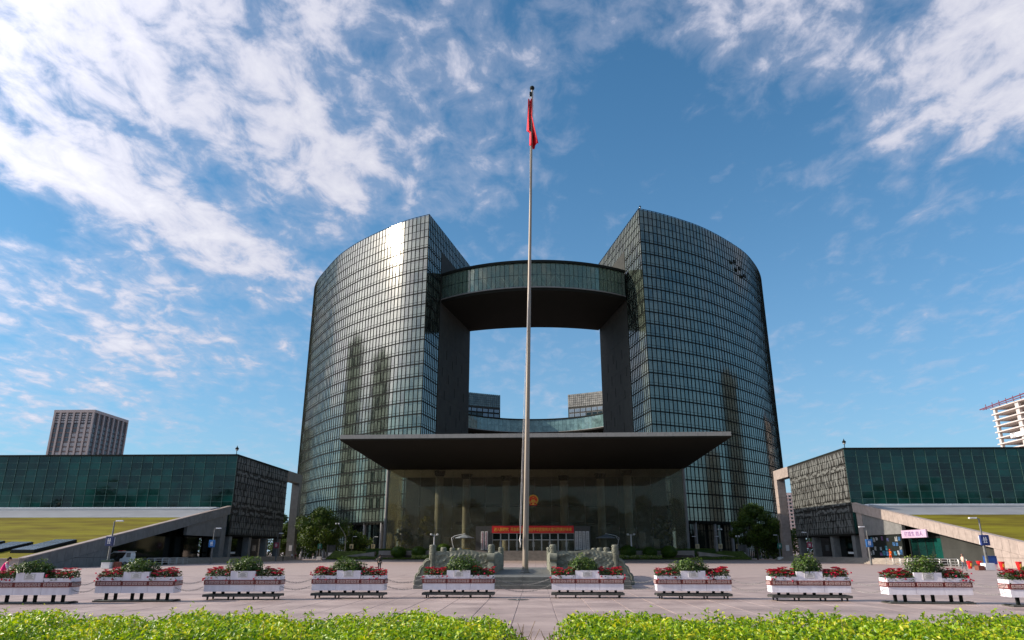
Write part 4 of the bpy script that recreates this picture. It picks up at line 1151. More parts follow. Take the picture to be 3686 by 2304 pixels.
tall_hedge(-108, -66, 222, 8.5, 3, 'dark mass of shrubs behind the left wing and its stone gate')
tall_hedge(63, 112, 216, 8.5, 5, 'dark mass of shrubs behind the right wing and its stone gate')
m_farwood = tree('broadleaf_tree', 'dark bushy tree at the foot of the left tower', -49.0, 202, 0, 7.0, 4.0, 5.6, lf_tree, 5000, 1.2, seed=31)

# ------------------------------------------------------------------ far buildings
def brown_tower():
    t = thing('brown_office_tower', 'brown office tower with vertical piers far behind the left wing', 'tower', (-351.5, 553.4, 0))
    X1, Y0, X0_, Y1, H = -351.5, 553.4, -384.4, 602.0, 110.0
    mb = pmat('brown_pier', (0.36, 0.30, 0.285), 0.7, var=0.06); ms = pmat('spandrel_brown', (0.20, 0.145, 0.13), 0.7)
    MB().box(X0_+.6, X1-.6, Y0+.6, Y1-.6, 0, H-1).build('core', pmat('tower_shade', (0.06, 0.055, 0.06), 0.5), t, world=True)
    MB().box(X0_-.3, X1+.3, Y0-.3, Y1+.3, H-2.2, H).build('roof_band', mb, t, world=True)
    for i in range(7):
        x = X0_+(X1-X0_)*i/6; x = min(max(x, X0_+.75), X1-.75)
        MB().box(x-.75, x+.75, Y0-.5, Y0+.7, 0, H-2.2).build('pier', mb, t, world=True)
    for i in range(1, 8):
        y = Y0+(Y1-Y0)*i/7-0.6
        MB().box(X1-.7, X1+.5, y-.7, y+.7, 0, H-2.2).build('pier', mb, t, world=True)
    bw = (X1-X0_)/6
    wm = MB()
    for k in (-1, 0, 1): wm.box(k*1.15-.5, k*1.15+.5, -.1, .1, 0, 2.5)
    glass = [pmat('office_pane_a', (0.10, 0.10, 0.11), 0.1, ior=1.6), pmat('office_pane_b', (0.42, 0.38, 0.37), 0.2, ior=1.6)]
    wmesh = [wm.mesh('window', g) for g in glass]
    fh = 3.7
    for i in range(6):
        for k in range(12):
            z = H-14-k*fh
            o = link('window', wmesh[1 if (i+k*0.5 > 3.5 and k < 9) else 0], t); o.location = (X0_+bw*(i+.5)-t.location.x, Y0+.45-t.location.y, z)
            MB().box(X0_+bw*i+.76, X0_+bw*(i+1)-.76, Y0+.35, Y0+.58, z-1.0, z-.05).build('spandrel', ms, t, world=True)
    ws = MB()
    for k in (-1, 0, 1): ws.box(-.1, .1, k*1.7-.6, k*1.7+.6, 0, 2.5)
    wside = ws.mesh('window', glass[0])
    bw2 = (Y1-Y0)/7
    for i in range(7):
        for k in range(12):
            o = link('window', wside, t); o.location = (X1-.45-t.location.x, Y0+bw2*(i+.5)-.6-t.location.y, H-14-k*fh)
    lv = MB()
    for i in range(6):
        for k in range(4):
            for s in (-1, 1):
                lv.box(X0_+bw*(i+.5)+s*1.0-.8, X0_+bw*(i+.5)+s*1.0+.8, Y0+.4, Y0+.55, H-10.2+k*2.0, H-9.0+k*2.0)
    lv.build('top_louver', glass[1], t, world=True)
brown_tower()
def frame_tower():
    t = thing('unfinished_tower', 'bare concrete tower under construction at the right edge', 'tower', (384, 603, 0))
    mc = pmat('raw_concrete', (0.52, 0.46, 0.43), 0.8, var=0.06); md = pmat('dark_floor', (0.10, 0.09, 0.09), 0.9)
    fh = 4.9
    for k in range(25):
        z = 116-k*fh
        if z < 0: break
        MB().box(383.2, 430, 500, 604, z-0.9, z).build('floor_slab', mc, t, world=True)
        if k and k < 14:
            for y, w in ((601, 1.2), (572, 2.2), (545, 2.6), (520, 2.6)):
                MB().box(384.2, 386.4, y-w, y+w, z+0.01, z+fh-0.91).build('column', mc, t, world=True)
            MB().box(396, 396.6, 505, 585, z+0.01, z+fh-.91).build('inner_wall', md, t, world=True)
    mr = pmat('rust_red_rail', (0.16, 0.03, 0.05), 0.6)
    s = MB()
    for y in range(500, 616, 9):
        s.tube([(382.5, y, 116), (382.5, y, 120.5)], .3, 5)
    s.tube([(382.0, 616, 117.5), (382.0, 500, 121)], .45, 6); s.tube([(382.0, 612, 116.6), (382.0, 500, 118)], .35, 6)
    s.build('scaffold_rail', mr, t, world=True)
    b = MB(); b.box(382.7, 383.1, 528, 585, 88.5, 92.2); b = b.build('banner_cloth', m_plaque, t, world=True)
    b['label'] = 'white construction banner with two black characters'
    for ch, y in (('五', 581), ('洲', 566)):
        o = link('lettering', fit_text(ch, 5.4, 3.2, m_ktext, depth=0.05), b); o.rotation_euler = (PI/2, 0, -PI/2); o.location = (382.62-384, y-603-0.0, 90.35)
frame_tower()
def apartment():
    t = thing('apartment_block', 'pale pink high apartment block glimpsed through the right gate', 'building', (241, 706, 0))
    mw = pmat('pink_render', (0.62, 0.50, 0.46), 0.8, var=0.04)
    MB().box(232, 250, 700, 716, 0, 55).build('wall', mw, t, world=True)
    wn = MB().box(-1.0, 1.0, -.12, .12, 0, 1.7).mesh('window', m_dglass)
    for r in range(15):
        for c in range(5):
            o = link('window', wn, t); o.location = (232+2+c*3.5-241, -6.0, 4+r*3.35)
        MB().box(231.6, 250.4, 699.2, 699.98, 3.2+r*3.35, 3.6+r*3.35).build('balcony', mw, t, world=True)
apartment()

# ------------------------------------------------------------------ what stands behind the camera and shows only as reflections in the glass
def mirrored_block(x, y, rz, w, d, h, label):
    t = thing('office_block', label, 'tower', (x, y, 0), rz, group='office blocks mirrored in the tower glass')
    mw = pmat('block_cladding', (0.055, 0.058, 0.05), 0.7, var=0.1); mg = pmat('block_glass', (0.02, 0.03, 0.028), 0.15, ior=1.5)
    MB().box(-w/2, w/2, -d/2, d/2, 0, h).build('wall', mw, t)
    wm = MB()
    for k in range(int(h/3.8)-1):
        z = 2+k*3.8
        wm.box(-w/2-.08, w/2+.08, -d/2-.08, d/2+.08, z, z+1.9)
    tag(wm.build('window_band', mg, t), kind='stuff')
    MB().box(-w/4, w/4, -d/4, d/4, h, h+5).build('plant_room', mw, t)
mirrored_block(-345, 292, 0.25, 34, 52, 150, 'dark office block mirrored at mid height in the left tower')
mirrored_block(-342, 222, 0.12, 30, 44, 138, 'second dark office block mirrored in the left tower, nearer its corner')
mirrored_block(338, 300, -0.2, 34, 50, 120, 'dark office block mirrored in the right tower')
mirrored_block(330, 210, -0.1, 40, 60, 64, 'low dark office block mirrored low in the right tower')
mirrored_block(300, 60, 0.0, 50, 70, 48, 'lower dark office block mirrored near the right tower corner')
wood_n = 15000
gw = np.random.default_rng(77)
wx = gw.uniform(-260, 260, wood_n)
wtop = 27+4*np.sin(wx*.11)+2.5*np.sin(wx*.31+1)+2*np.sin(wx*.05)
wc = np.stack([wx, -62+gw.uniform(-8, 8, wood_n), wtop*gw.random(wood_n)**.7], 1)
wood = leaf_cloud('wood', wc, gw.normal(size=(wood_n, 3)), gw.uniform(2.0, 4.2, wood_n), lf_tree, None, aspect=.7)

# ------------------------------------------------------------------ street lamps with sign boxes
def sign_lamp(x, y, side, col, label, lscale=1.0, cream=False, block=None):
    t = thing('street_lamp', label, 'street lamp', (x, y, 0), group='street lamps with sign boxes around the plaza')
    MB().tube([(0, 0, 0), (0, 0, 2.7), (0, 0, 2.71), (0, 0, 5.85)], [0.17, 0.17, 0.11, 0.085], 10).build('pole', m_lamp, t, smooth=True)
    s = side
    a = MB(); a.tube([(0, 0, 5.8), (s*0.35, 0, 5.86)], 0.05, 6); a.build('arm', m_lamp, t)
    a, b = sorted((s*0.25, s*1.15)); MB().box(a, b, -.16, .16, 5.82, 5.98).build('lamp_head', m_lamphead, t, bevel=.02)
    if col:
        b = MB(); b.box(-.52, .52, -.50, -.19, 2.75, 3.95); bo = b.build('sign_box', pmat('sign_%s' % ('cream' if cream else '%.2f_%.2f_%.2f' % col), col, 0.4, var=0.08), t, bevel=.05)
        MB().box(-.30, .30, -.185, .26, 2.85, 3.85).build('sign_bracket', m_lamphead, t)
        l = MB()
        for k, dx in enumerate((-.13, .1)):
            for j in range(5):
                w = .05+.03*((j*7+k*3) % 3); l.box(dx-w, dx+w, -.515, -.502, 3.62-j*.14, 3.70-j*.14)
        l.build('sign_writing', m_ktext if cream else m_wtext, t)
    if block:
        MB().box(-.55, .55, -.5, .5, 0, .78).build('base_block', m_plaque, t, bevel=.02)
        if block == 2: MB().box(-.6, .6, -.55, .55, .785, 1.02).build('base_cover', pmat('dark_green_cover', (.01, .05, .03), .6), t)
    return t
LB = (0.015, 0.05, 0.17)
sign_lamp(-55.2, 95.3, 1, (0.02, 0.035, 0.11), 'street lamp with navy sign box nearest on the left', block=2)
sign_lamp(-55.6, 126.9, 1, (0.02, 0.13, 0.36), 'street lamp with bright blue sign box on the left', block=None)
sign_lamp(-57.0, 162.9, 1, (0.26, 0.03, 0.05), 'street lamp with dark red sign box on the left', block=None)
sign_lamp(-55.8, 192.0, 1, (0.02, 0.16, 0.11), 'street lamp with green sign box on the left', block=1)
sign_lamp(53.1, 90.1, -1, (0.015, 0.035, 0.16), 'street lamp with navy sign box nearest on the right', block=1)
sign_lamp(53.9, 122.5, -1, (0.02, 0.12, 0.34), 'street lamp with bright blue sign box on the right')
sign_lamp(57.2, 158.0, -1, (0.26, 0.03, 0.06), 'street lamp with dark red sign box on the right')
sign_lamp(59.5, 184.2, -1, (0.02, 0.16, 0.12), 'street lamp with green sign box on the right', block=1)
for x, y, lb in ((-49.3, 199, 'lamp post with cream sign board left of the hall, outer one'), (-44.4, 203, 'lamp post with cream sign board left of the hall, inner one'),
                 (43.2, 201, 'lamp post with cream sign board right of the hall, nearest the hall'), (48.8, 199, 'lamp post with cream sign board right of the hall, middle one'), (54.0, 201, 'lamp post with cream sign board beside the right info board')):
    sign_lamp(x, y, 1 if x < 0 else -1, (0.62, 0.52, 0.30), lb, cream=True)
for x, lb in ((-24.6, 'double headed white lamp post left of the steps'), (23.1, 'double headed white lamp post right of the steps')):
    t = thing('double_lamp', lb, 'street lamp', (x, 180.4, 0.5), group='double headed lamps by the steps')
    MB().tube([(0, 0, 0), (0, 0, 2.6), (0, 0, 5.5)], [.17, .16, .11], 10).build('pole', m_lamphead, t, smooth=True)
    MB().tube([(-.75, 0, 5.35), (.75, 0, 5.35)], .06, 6).build('cross_arm', m_lamphead, t)
    for s in (-1, 1):
        MB().lathe([(.06, -.1), (.26, .05), (.30, .25), (.12, .38)], (s*.75, 0, 5.35), 10).build('lamp_head', m_lamphead, t, smooth=True)
def cam_mast(x, y, h, arm, label):
    t = thing('camera_mast', label, 'camera mast', (x, y, 0), group='slim camera masts')
    pts = [(0, 0, 0), (0, 0, h*.62)] + ([(arm*.35, 0, h*.78), (arm, 0, h)] if arm else [(0, 0, h)])
    MB().tube(pts, [.10]*2+[.07]*(len(pts)-2), 8).build('pole', m_lamp, t, smooth=True)
    ex, ez = (arm, h) if arm else (0, h)
    for k, dx in enumerate((-.35, .35)):
        MB().lathe([(.05, .05), (.2, 0), (.22, -.2), (.08, -.36)], (ex+dx, -.1, ez), 10).build('camera', m_lamphead, t, smooth=True)
    MB().tube([(ex-.5, 0, ez+.02), (ex+.5, 0, ez+.02)], .05, 6).build('bracket', m_lamp, t)
cam_mast(-48.5, 189, 9.0, -2.4, 'slim curved camera mast left of the hall')
cam_mast(44.8, 188, 7.5, 1.6, 'slim bent camera mast right of the hall')
cam_mast(50.4, 187, 5.8, 0, 'straight camera pole with white dome right of the hall')
def totem(x, y, label):
    t = thing('info_board', label, 'information board', (x, y, 0), group='dark information boards')
    s = 1 if x < 0 else -1
    MB().box(-.95, .95, -.14, .14, 0, 3.65).build('panel', pmat('board_grey', (.05, .052, .05), .5), t, bevel=.02)
    a, b = sorted((-s*.98, -s*1.25)); MB().box(a, b, -.3, .3, 0, 3.75).build('side_fin', m_lamp, t, bevel=.02)
    MB().box(-.85, .85, -.16, -.142, .75, 1.8).build('white_sheet', m_plaque, t)
    l = MB()
    for j, w in enumerate((.5, .62, .36, .7, .55, .42, .6)): l.box(-.7, -.7+w*1.7, -.157, -.142, 3.25-j*.2, 3.33-j*.2)
    l.build('board_writing', m_lamp, t)
totem(-53.0, 193, 'dark information board with white sheet left of the hall')
totem(52.6, 192.5, 'dark information board with white sheet right of the hall')

# ------------------------------------------------------------------ parasols on the terrace
def parasol(x, y, s, label):
    t = thing('cantilever_parasol', label, 'parasol', (x, y, TZ), group='grey cantilever parasols on the terrace')
    m = MB(); tops = [(2.45*math.cos(a), 2.45*math.sin(a), 3.05) for a in np.linspace(PI/8, PI/8+2*PI, 9)[:-1]]
    for i in range(8):
        p, q = tops[i], tops[(i+1) % 8]; m.quad(p, q, (0, 0, 3.85)); m.quad(p, q, (q[0], q[1], 2.92), (p[0], p[1], 2.92)); m.quad(p, q, (0, 0, 3.78))
    m.build('canopy', pmat('parasol_cloth', (.20, .23, .26), .8), t)
    MB().tube([(s*2.6, 0, .1), (s*3.3, 0, 3.0), (s*2.5, 0, 3.5), (0, 0, 3.98)], .06, 8).build('arm', m_lamphead, t, smooth=True)
    MB().tube([(s*3.1, 0, 2.4), (s*2.5, 0, 3.4)], .04, 6).build('strut', m_lamphead, t)
    MB().box(s*2.6-.5, s*2.6+.5, -.5, .5, 0, .16).build('base', m_dark, t)
    for k in range(8):
        MB().tube([(0, 0, 3.76), tuple(c*.99 for c in tops[k][:2])+(3.03,)], .025, 4).build('rib', m_lamp, t)
    b = thing('terrace_bench', 'warm wooden bench under the %s parasol' % ('left' if x < 0 else 'right'), 'bench', (x, y+.3, TZ))
    MB().box(-1.3, 1.3, -.35, .35, .45, .56).build('seat', pmat('warm_wood', (.32, .17, .05), .5), b)
    for k in (-1.1, 1.1): MB().box(k-.06, k+.06, -.3, .3, 0, .449).build('leg', m_dark, b)
parasol(-17.4, 182.9, -1, 'grey cantilever parasol left of the doors, mast on its left')
parasol(17.2, 182.9, 1, 'grey cantilever parasol right of the doors, mast on its right')

# ------------------------------------------------------------------ flag podium, balustrades, pole
pod = thing('flag_podium', 'stepped grey stone podium under the flagpole', 'podium', (-0.75, 45, 0))
for k, (x0, x1, y0) in enumerate(((-7.2, 5.6, 44.3), (-7.19, 5.59, 44.65), (-7.18, 5.58, 45.0))):
    n = 10
    for i in range(n):
        a, b = x0+(x1-x0)*i/n+.004, x0+(x1-x0)*(i+1)/n-.004
        MB().box(a, b, y0, 72+(2-k)*.35, 0 if k == 0 else .215*k-.02, .215*(k+1)).build('step_slab', m_stone_d, pod, world=True, bevel=.008)
PODZ = .645
def post(x, y, h=1.86, parent=None, r=.215):
    m = MB()
    m.lathe([(r*1.05, 0), (r*1.05, .12), (r, .14), (r, h-.62), (r*1.07, h-.60), (r*1.07, h-.56), (r*.97, h-.54), (r*.97, h-.08), (r*.9, h-.02), (r*.5, h)], (x, y, PODZ), 16)
    o = m.build('post', m_stone, parent, world=True, smooth=True)
    g = MB()
    for j in range(4):
        for k in range(8):
            a = (k+.5*(j % 2))*PI/4; c = (x+math.cos(a)*r*.97, y+math.sin(a)*r*.97, PODZ+h-.48+j*.12)
            g.cbox(c, (.05, .11, .07), Matrix.Rotation(a, 3, 'Z'))
    for k in range(8):
        a = k*PI/4; c = (x+math.cos(a)*r*.99, y+math.sin(a)*r*.99, PODZ+(h-.62)/2+.1); g.cbox(c, (.04, .06, h-.95), Matrix.Rotation(a, 3, 'Z'))
    tag(g.build('carving', m_stone, o, world=True), kind='stuff')
    return o
def carved_panel(p, q, z0, z1, parent, seed=0, nx=150, nz=50, th=.12):
    """stone slab with clouds and waves carved on both faces"""
    P0 = Vector((p[0], p[1], 0)); D = Vector((q[0]-p[0], q[1]-p[1], 0)); ln = D.length; D.normalize(); Nn = Vector((D.y, -D.x, 0))
    u = np.linspace(0, 1, nx)[None, :]*ln; v = np.linspace(0, 1, nz)[:, None]*(z1-z0)
    s = seed*1.7
    ridge = lambda a: 1-np.abs(np.sin(a))
    hgt = 0.055*ridge(u*2.3+1.6*np.sin(v*3+s)+s)*(0.6+.4*np.sin(v*6+u)) + .05*ridge(v*6.5+1.3*np.sin(u*1.9+s)+.5*np.sin(u*5)) + .045*ridge(u*7+3*np.sin(v*5)+s)*ridge(v*9+u*2)+.02*np.sin(u*23+5*np.sin(v*9))*np.sin(v*21+s)
    top = 0.16*np.sin(u/ln*PI)*1.0 + .05*np.sin(u*3.1+s) - .10
    vs_ = v/(z1-z0); zz = z0+v+vs_*top
    edge = np.minimum(1, np.minimum(vs_, 1-vs_)*6+.15)
    hgt = hgt*edge
    m = MB(); V = []
    for side in (1, -1):
        for j in range(nz):
            for i in range(nx):
                w = P0+D*u[0, i]+Nn*side*(th+float(hgt[j, i])); V.append((w.x, w.y, float(zz[j, i]) if zz.shape[1] > 1 else 0))
    F = []
    o = nx*nz
    for j in range(nz-1):
        for i in range(nx-1):
            a = j*nx+i; F.append((a, a+1, a+nx+1, a+nx)); F.append((o+a+nx, o+a+nx+1, o+a+1, o+a))
    for i in range(nx-1): a = (nz-1)*nx+i; F.append((a, a+1, o+a+1, o+a))
    for j in range(nz-1):
        for i in (0, nx-1): a = j*nx+i; F.append((a, a+nx, o+a+nx, o+a))
    m.v, m.f, m.m = V, F, [0]*len(F)
    return m.build('carved_panel', m_stone, parent, world=True, smooth=True)
def balustrade(label, xo, xi, s):
    """xo: outer post, xi: post beside the middle opening"""
    t = thing('carved_balustrade', label, 'balustrade', ((xo+xi)/2, 50, 0), group='carved stone balustrades of the podium')
    post(xo, 50, 1.88, t); post(xi, 50, 1.90, t)
    for y in (56, 62, 68): post(xo, y, 1.75, t)
    post(xi+s*.0, 64, 1.80, t)
    a, b = sorted((xo, xi))
    carved_panel((a+.2, 50), (b-.2, 50), PODZ, 2.12, t, seed=1 if s < 0 else 4)
    for y in (50, 56, 62): carved_panel((xo, y+.2), (xo, y+5.8), PODZ, 2.0, t, seed=y, nx=40, nz=18)
    carved_panel((xi, 50.2), (xi, 63.8), PODZ, 1.95, t, seed=7, nx=70, nz=18)
    # drum stone in front of the inner post
    d = MB(); x = xi
    d.tube([(x-.24, 49.55, 1.72), (x+.24, 49.55, 1.72)], .27, 18); d.build('drum_stone', m_stone, t, world=True, smooth=True)
    prof = [(0, 49.75, PODZ), (0, 49.1, PODZ), (0, 49.15, 1.0), (0, 49.4, 1.35), (0, 49.5, 1.7), (0, 49.75, 1.8)]
    MB().extrude([(x-.2, p[1], p[2]) for p in prof], (.4, 0, 0)).build('drum_foot', m_stone, t, world=True)
    # scroll-shaped end wall running down outside the outer post
    o = s
    out = [(0, 1.75), (.35, 1.70), (.62, 1.52), (.74, 1.30), (1.0, 1.22), (1.16, 1.0), (1.18, .82), (1.42, .74), (1.56, .55), (1.55, .36), (1.66, .22), (1.6, 0), (0, 0)]
    MB().extrude([(xo+o*(.18+a*.62), 49.86, b*.96) for a, b in out], (0, .34, 0)).build('scroll_end', m_stone, t, world=True, bevel=.03)
    inn = MB(); inn.tube([(xo+o*(.2+a*.5), 49.84, b*.84+.05) for a, b in out[:-1]], .05, 6); inn.build('scroll_carving', m_stone, t, world=True, smooth=True)
balustrade('carved stone balustrade left of the flagpole', -6.9, -2.95, -1)
balustrade('carved stone balustrade right of the flagpole', 5.3, 1.17, 1)
fp = thing('flagpole', 'very tall tapered steel flagpole with ball top', 'flagpole', (-0.74, 53.2, PODZ))
TOPX, TOPZ = 0.84, 40.0
ph = np.linspace(0, 1, 14)
MB().tube([(TOPX*f, 0, TOPZ*f) for f in ph], [.215-.145*f for f in ph], 24).build('shaft', m_pole, fp, smooth=True)
MB().lathe([(.36, 0), (.36, .05), (.28, .1), (.235, .3)], n=24).build('foot_collar', m_stone_d, fp, smooth=True)
MB().lathe([(.02, -.205)]+[(.21*math.cos(a), .21*math.sin(a)) for a in np.linspace(-1.3, 1.3, 9)]+[(.02, .207)], (TOPX, 0, TOPZ+.2), 20).build('ball_finial', m_dark, fp, smooth=True)
MB().cbox((TOPX-.14, -.05, TOPZ-.45), (.18, .14, .4)).build('pulley', m_dark, fp)
rope = MB()
for dx in (-.05, .03): rope.tube([(TOPX-.22, -.05, TOPZ-.4), (TOPX-.32, -.1, TOPZ*.6), (.02+dx, -.2, 12), (-.30+dx, -.2, 3.4), (-.33, -.2, 2.5)], .016, 5)
rope.tube([(-.33, -.2, 2.55), (-.36, -.2, 2.2), (-.31, -.2, 2.0), (-.35, -.2, 1.7)], [.03, .07, .05, .015], 6)
rope.tube([(TOPX+.12, 0, TOPZ-.1), (TOPX+.12, -.02, TOPZ-4)], .016, 5)
rope.build('halyard', m_rope, fp, smooth=True)
flag = thing('flag', 'red flag hanging limp against the flagpole top', 'flag', (-0.74+TOPX*.93, 53.2, PODZ+TOPZ-0.95))
m = MB(); R_, C_ = 26, 18
V = []
for j in range(R_):
    h = j/(R_-1); z = -4.7*h
    xl = -.30-.10*h if h < .72 else -.12
    xr = .07 if h < .40 else .07+.58*min(1, (h-.40)/.6)
    for i in range(C_):
        f = i/(C_-1); x = xl+(xr-xl)*f-.09*h*TOPX*1.4
        y = -.13+.16*math.sin(f*9+h*3)*(.5+.5*h)+(.34 if .28 < f < .62 else 0)
        V.append((x, y, z-(.12*math.sin(f*5)*h)))
m.v = V; m.f = [(j*C_+i, j*C_+i+1, (j+1)*C_+i+1, (j+1)*C_+i) for j in range(R_-1) for i in range(C_-1)]; m.m = [0]*len(m.f)
fo = m.build('cloth', m_flag, flag, smooth=True)
so = fo.modifiers.new('thickness', 'SOLIDIFY'); so.thickness = .012
mh = thing('manhole_cover', 'round dark metal cover set in the paving before the flagpole', 'manhole cover', (-.81, 34.8, .003))
MB().lathe([(.44, 0), (.46, .008), (.40, .012), (.1, .012)], n=28).build('lid', m_trolley, mh, smooth=True)
MB().lathe([(.50, 0), (.50, .006)], n=28).build('rim', m_joint, mh)
MB().lathe([(.07, .01), (.07, .03), (.02, .035)], n=10).build('knob', m_steel, mh)

# ------------------------------------------------------------------ flower planters in a shallow arc
PLX = [-21.3, -17.6, -13.4, -8.8, -3.68, 2.44, 7.3, 12.2, 16.6, 20.6]
ORD = ['first', 'second', 'third', 'fourth', 'fifth', 'sixth', 'seventh', 'eighth', 'ninth', 'tenth']
PLEN, PDEP, PB0 = 3.40, .86, .36
SEG = PLEN/3
def meander(w, h, n):
    """pale running key pattern, flat raised strips"""
    m = MB(); u = w/n; s = h/5
    for i in range(n):
        x = i*u; fl = i % 2
        def bar(a, b, c, d):
            if fl: a, b = u-b, u-a
            m.box(x+a, x+b, -.014, 0, c, d)
        t = u/9
        bar(t, u-t, h-s, h-.0); bar(t, 2*t, 0, h-s); bar(2*t, u-t*1.5, 0, s*.9); bar(u-t*2.6, u-t*1.5, s*.9, h-2*s); bar(3.6*t, u-2.6*t, h-3*s, h-2*s)
    return m
key_me = meander(SEG-.10, .115, 8).mesh('meander', m_trim)
key_side = meander(PDEP-.10, .115, 6).mesh('meander', m_trim)
def planter_proto(high):
    t = thing('flower_planter', 'x', 'planter', (0, 0, 0), group='white flower planters in a row')
    def shell(x0, x1, z1, nm):
        m = MB(); y0, y1, w = 0, PDEP, .06; z0 = PB0
        m.box(x0, x1, y0, y0+w, z0, z1); m.box(x0, x1, y1-w, y1, z0, z1); m.box(x0, x0+w, y0+w, y1-w, z0, z1); m.box(x1-w, x1, y0+w, y1-w, z0, z1); m.box(x0+w, x1-w, y0+w, y1-w, z0, z0+.06)
        o = m.build(nm, m_white, t)
        MB().box(x0+w, x1-w, y0+w, y1-w, z1-.12, z1-.06).build('soil', m_soil, o)
    for i in range(3):
        x0 = -PLEN/2+i*SEG+.006; x1 = x0+SEG-.012
        shell(x0, x1, PB0+.66+(.22 if i == 1 else 0), 'box')
        b = MB(); b.box(x0, x1, -.028, -.002, PB0+.30, PB0+.50)
        bo = b.build('trim_band', m_red, t)
        k = link('meander', key_me, bo); k.location = (x0+.05, -.029, PB0+.342)
    for s in (-1, 1):
        a, b = sorted((s*PLEN/2+s*.002, s*(PLEN/2+.026)))
        bo = MB().box(a, b, 0, PDEP, PB0+.30, PB0+.50).build('trim_band', m_red, t)
        k = link('meander', key_side, bo); k.location = (s*(PLEN/2+.028), .05 if s > 0 else PDEP-.05, PB0+.342); k.rotation_euler = (0, 0, s*PI/2)
    pl = MB().box(-.22, .22, -.012, -.002, PB0+.60, PB0+.83).build('plaque', m_plaque, t)
    l = MB()
    for (a, b, c, d) in ((-.2, .2, .807, .813), (-.2, .2, .617, .623), (-.2, -.194, .623, .807), (.194, .2, .623, .807)): l.box(a, b, -.017, -.0125, PB0+c, PB0+d)
    for j, (w, z) in enumerate(((.09, .77), (.14, .735), (.11, .695), (.15, .66))): l.box(-w, w, -.017, -.0125, PB0+z-.009, PB0+z+.009)
    l.build('print', m_gtext, pl)
    for i in range(3):
        for s in (-.2, .2):
            x = -PLEN/2+(i+.5)*SEG+s
            MB().box(x-.055, x+.055, .30, .42, .065 if high else .245, PB0-.001).build('leg', m_dark, t)
    return t
def trolley_proto():
    t = thing('platform_trolley', 'x', 'trolley', (0, 0, 0), group='wheeled trolleys under the planters')
    m = MB(); m.box(-PLEN/2-.02, PLEN/2+.02, -.02, .06, .135, .235); m.box(-PLEN/2-.02, PLEN/2+.02, PDEP-.06, PDEP+.02, .135, .235)
    for k in range(5):
        x = -PLEN/2+.03+k*(PLEN-.06)/4; m.box(x-.04, x+.04, .06, PDEP-.06, .15, .225)
    m.build('frame', m_trolley, t); MB().box(-PLEN/2, PLEN/2, -.01, PDEP+.01, .236, .244).build('deck', m_trolley, t)
    for x in (-PLEN/2+.2, -PLEN/6, PLEN/6, PLEN/2-.2):
        for y in (.06, PDEP-.08):
            c = MB(); c.tube([(x-.025, y, .062), (x+.025, y, .062)], .062, 12); co = c.build('caster', m_rubber, t, smooth=True)
            MB().box(x-.04, x+.04, y-.02, y+.05, .10, .134).build('fork', m_trolley, co)
    return t
def skid_proto():
    t = thing('base_plate', 'x', 'base plate', (0, 0, 0), group='low plates under the planters')
    m = MB(); m.box(-PLEN/2-.02, PLEN/2+.02, -.05, PDEP+.05, .004, .062)
    m.build('plate', m_trolley, t, bevel=.012)
    for s in (-1, 1): MB().box(s*PLEN/2-.06, s*PLEN/2+.06, .2, PDEP-.2, .063, .085).build('lug', m_dark, t)
    return t
PH, PL_ = planter_proto(True), planter_proto(False)
TP, SP = trolley_proto(), skid_proto()
used = set()
def take(o):
    if o.name in used: return copy_tree(o)
    used.add(o.name); return o
poses = []
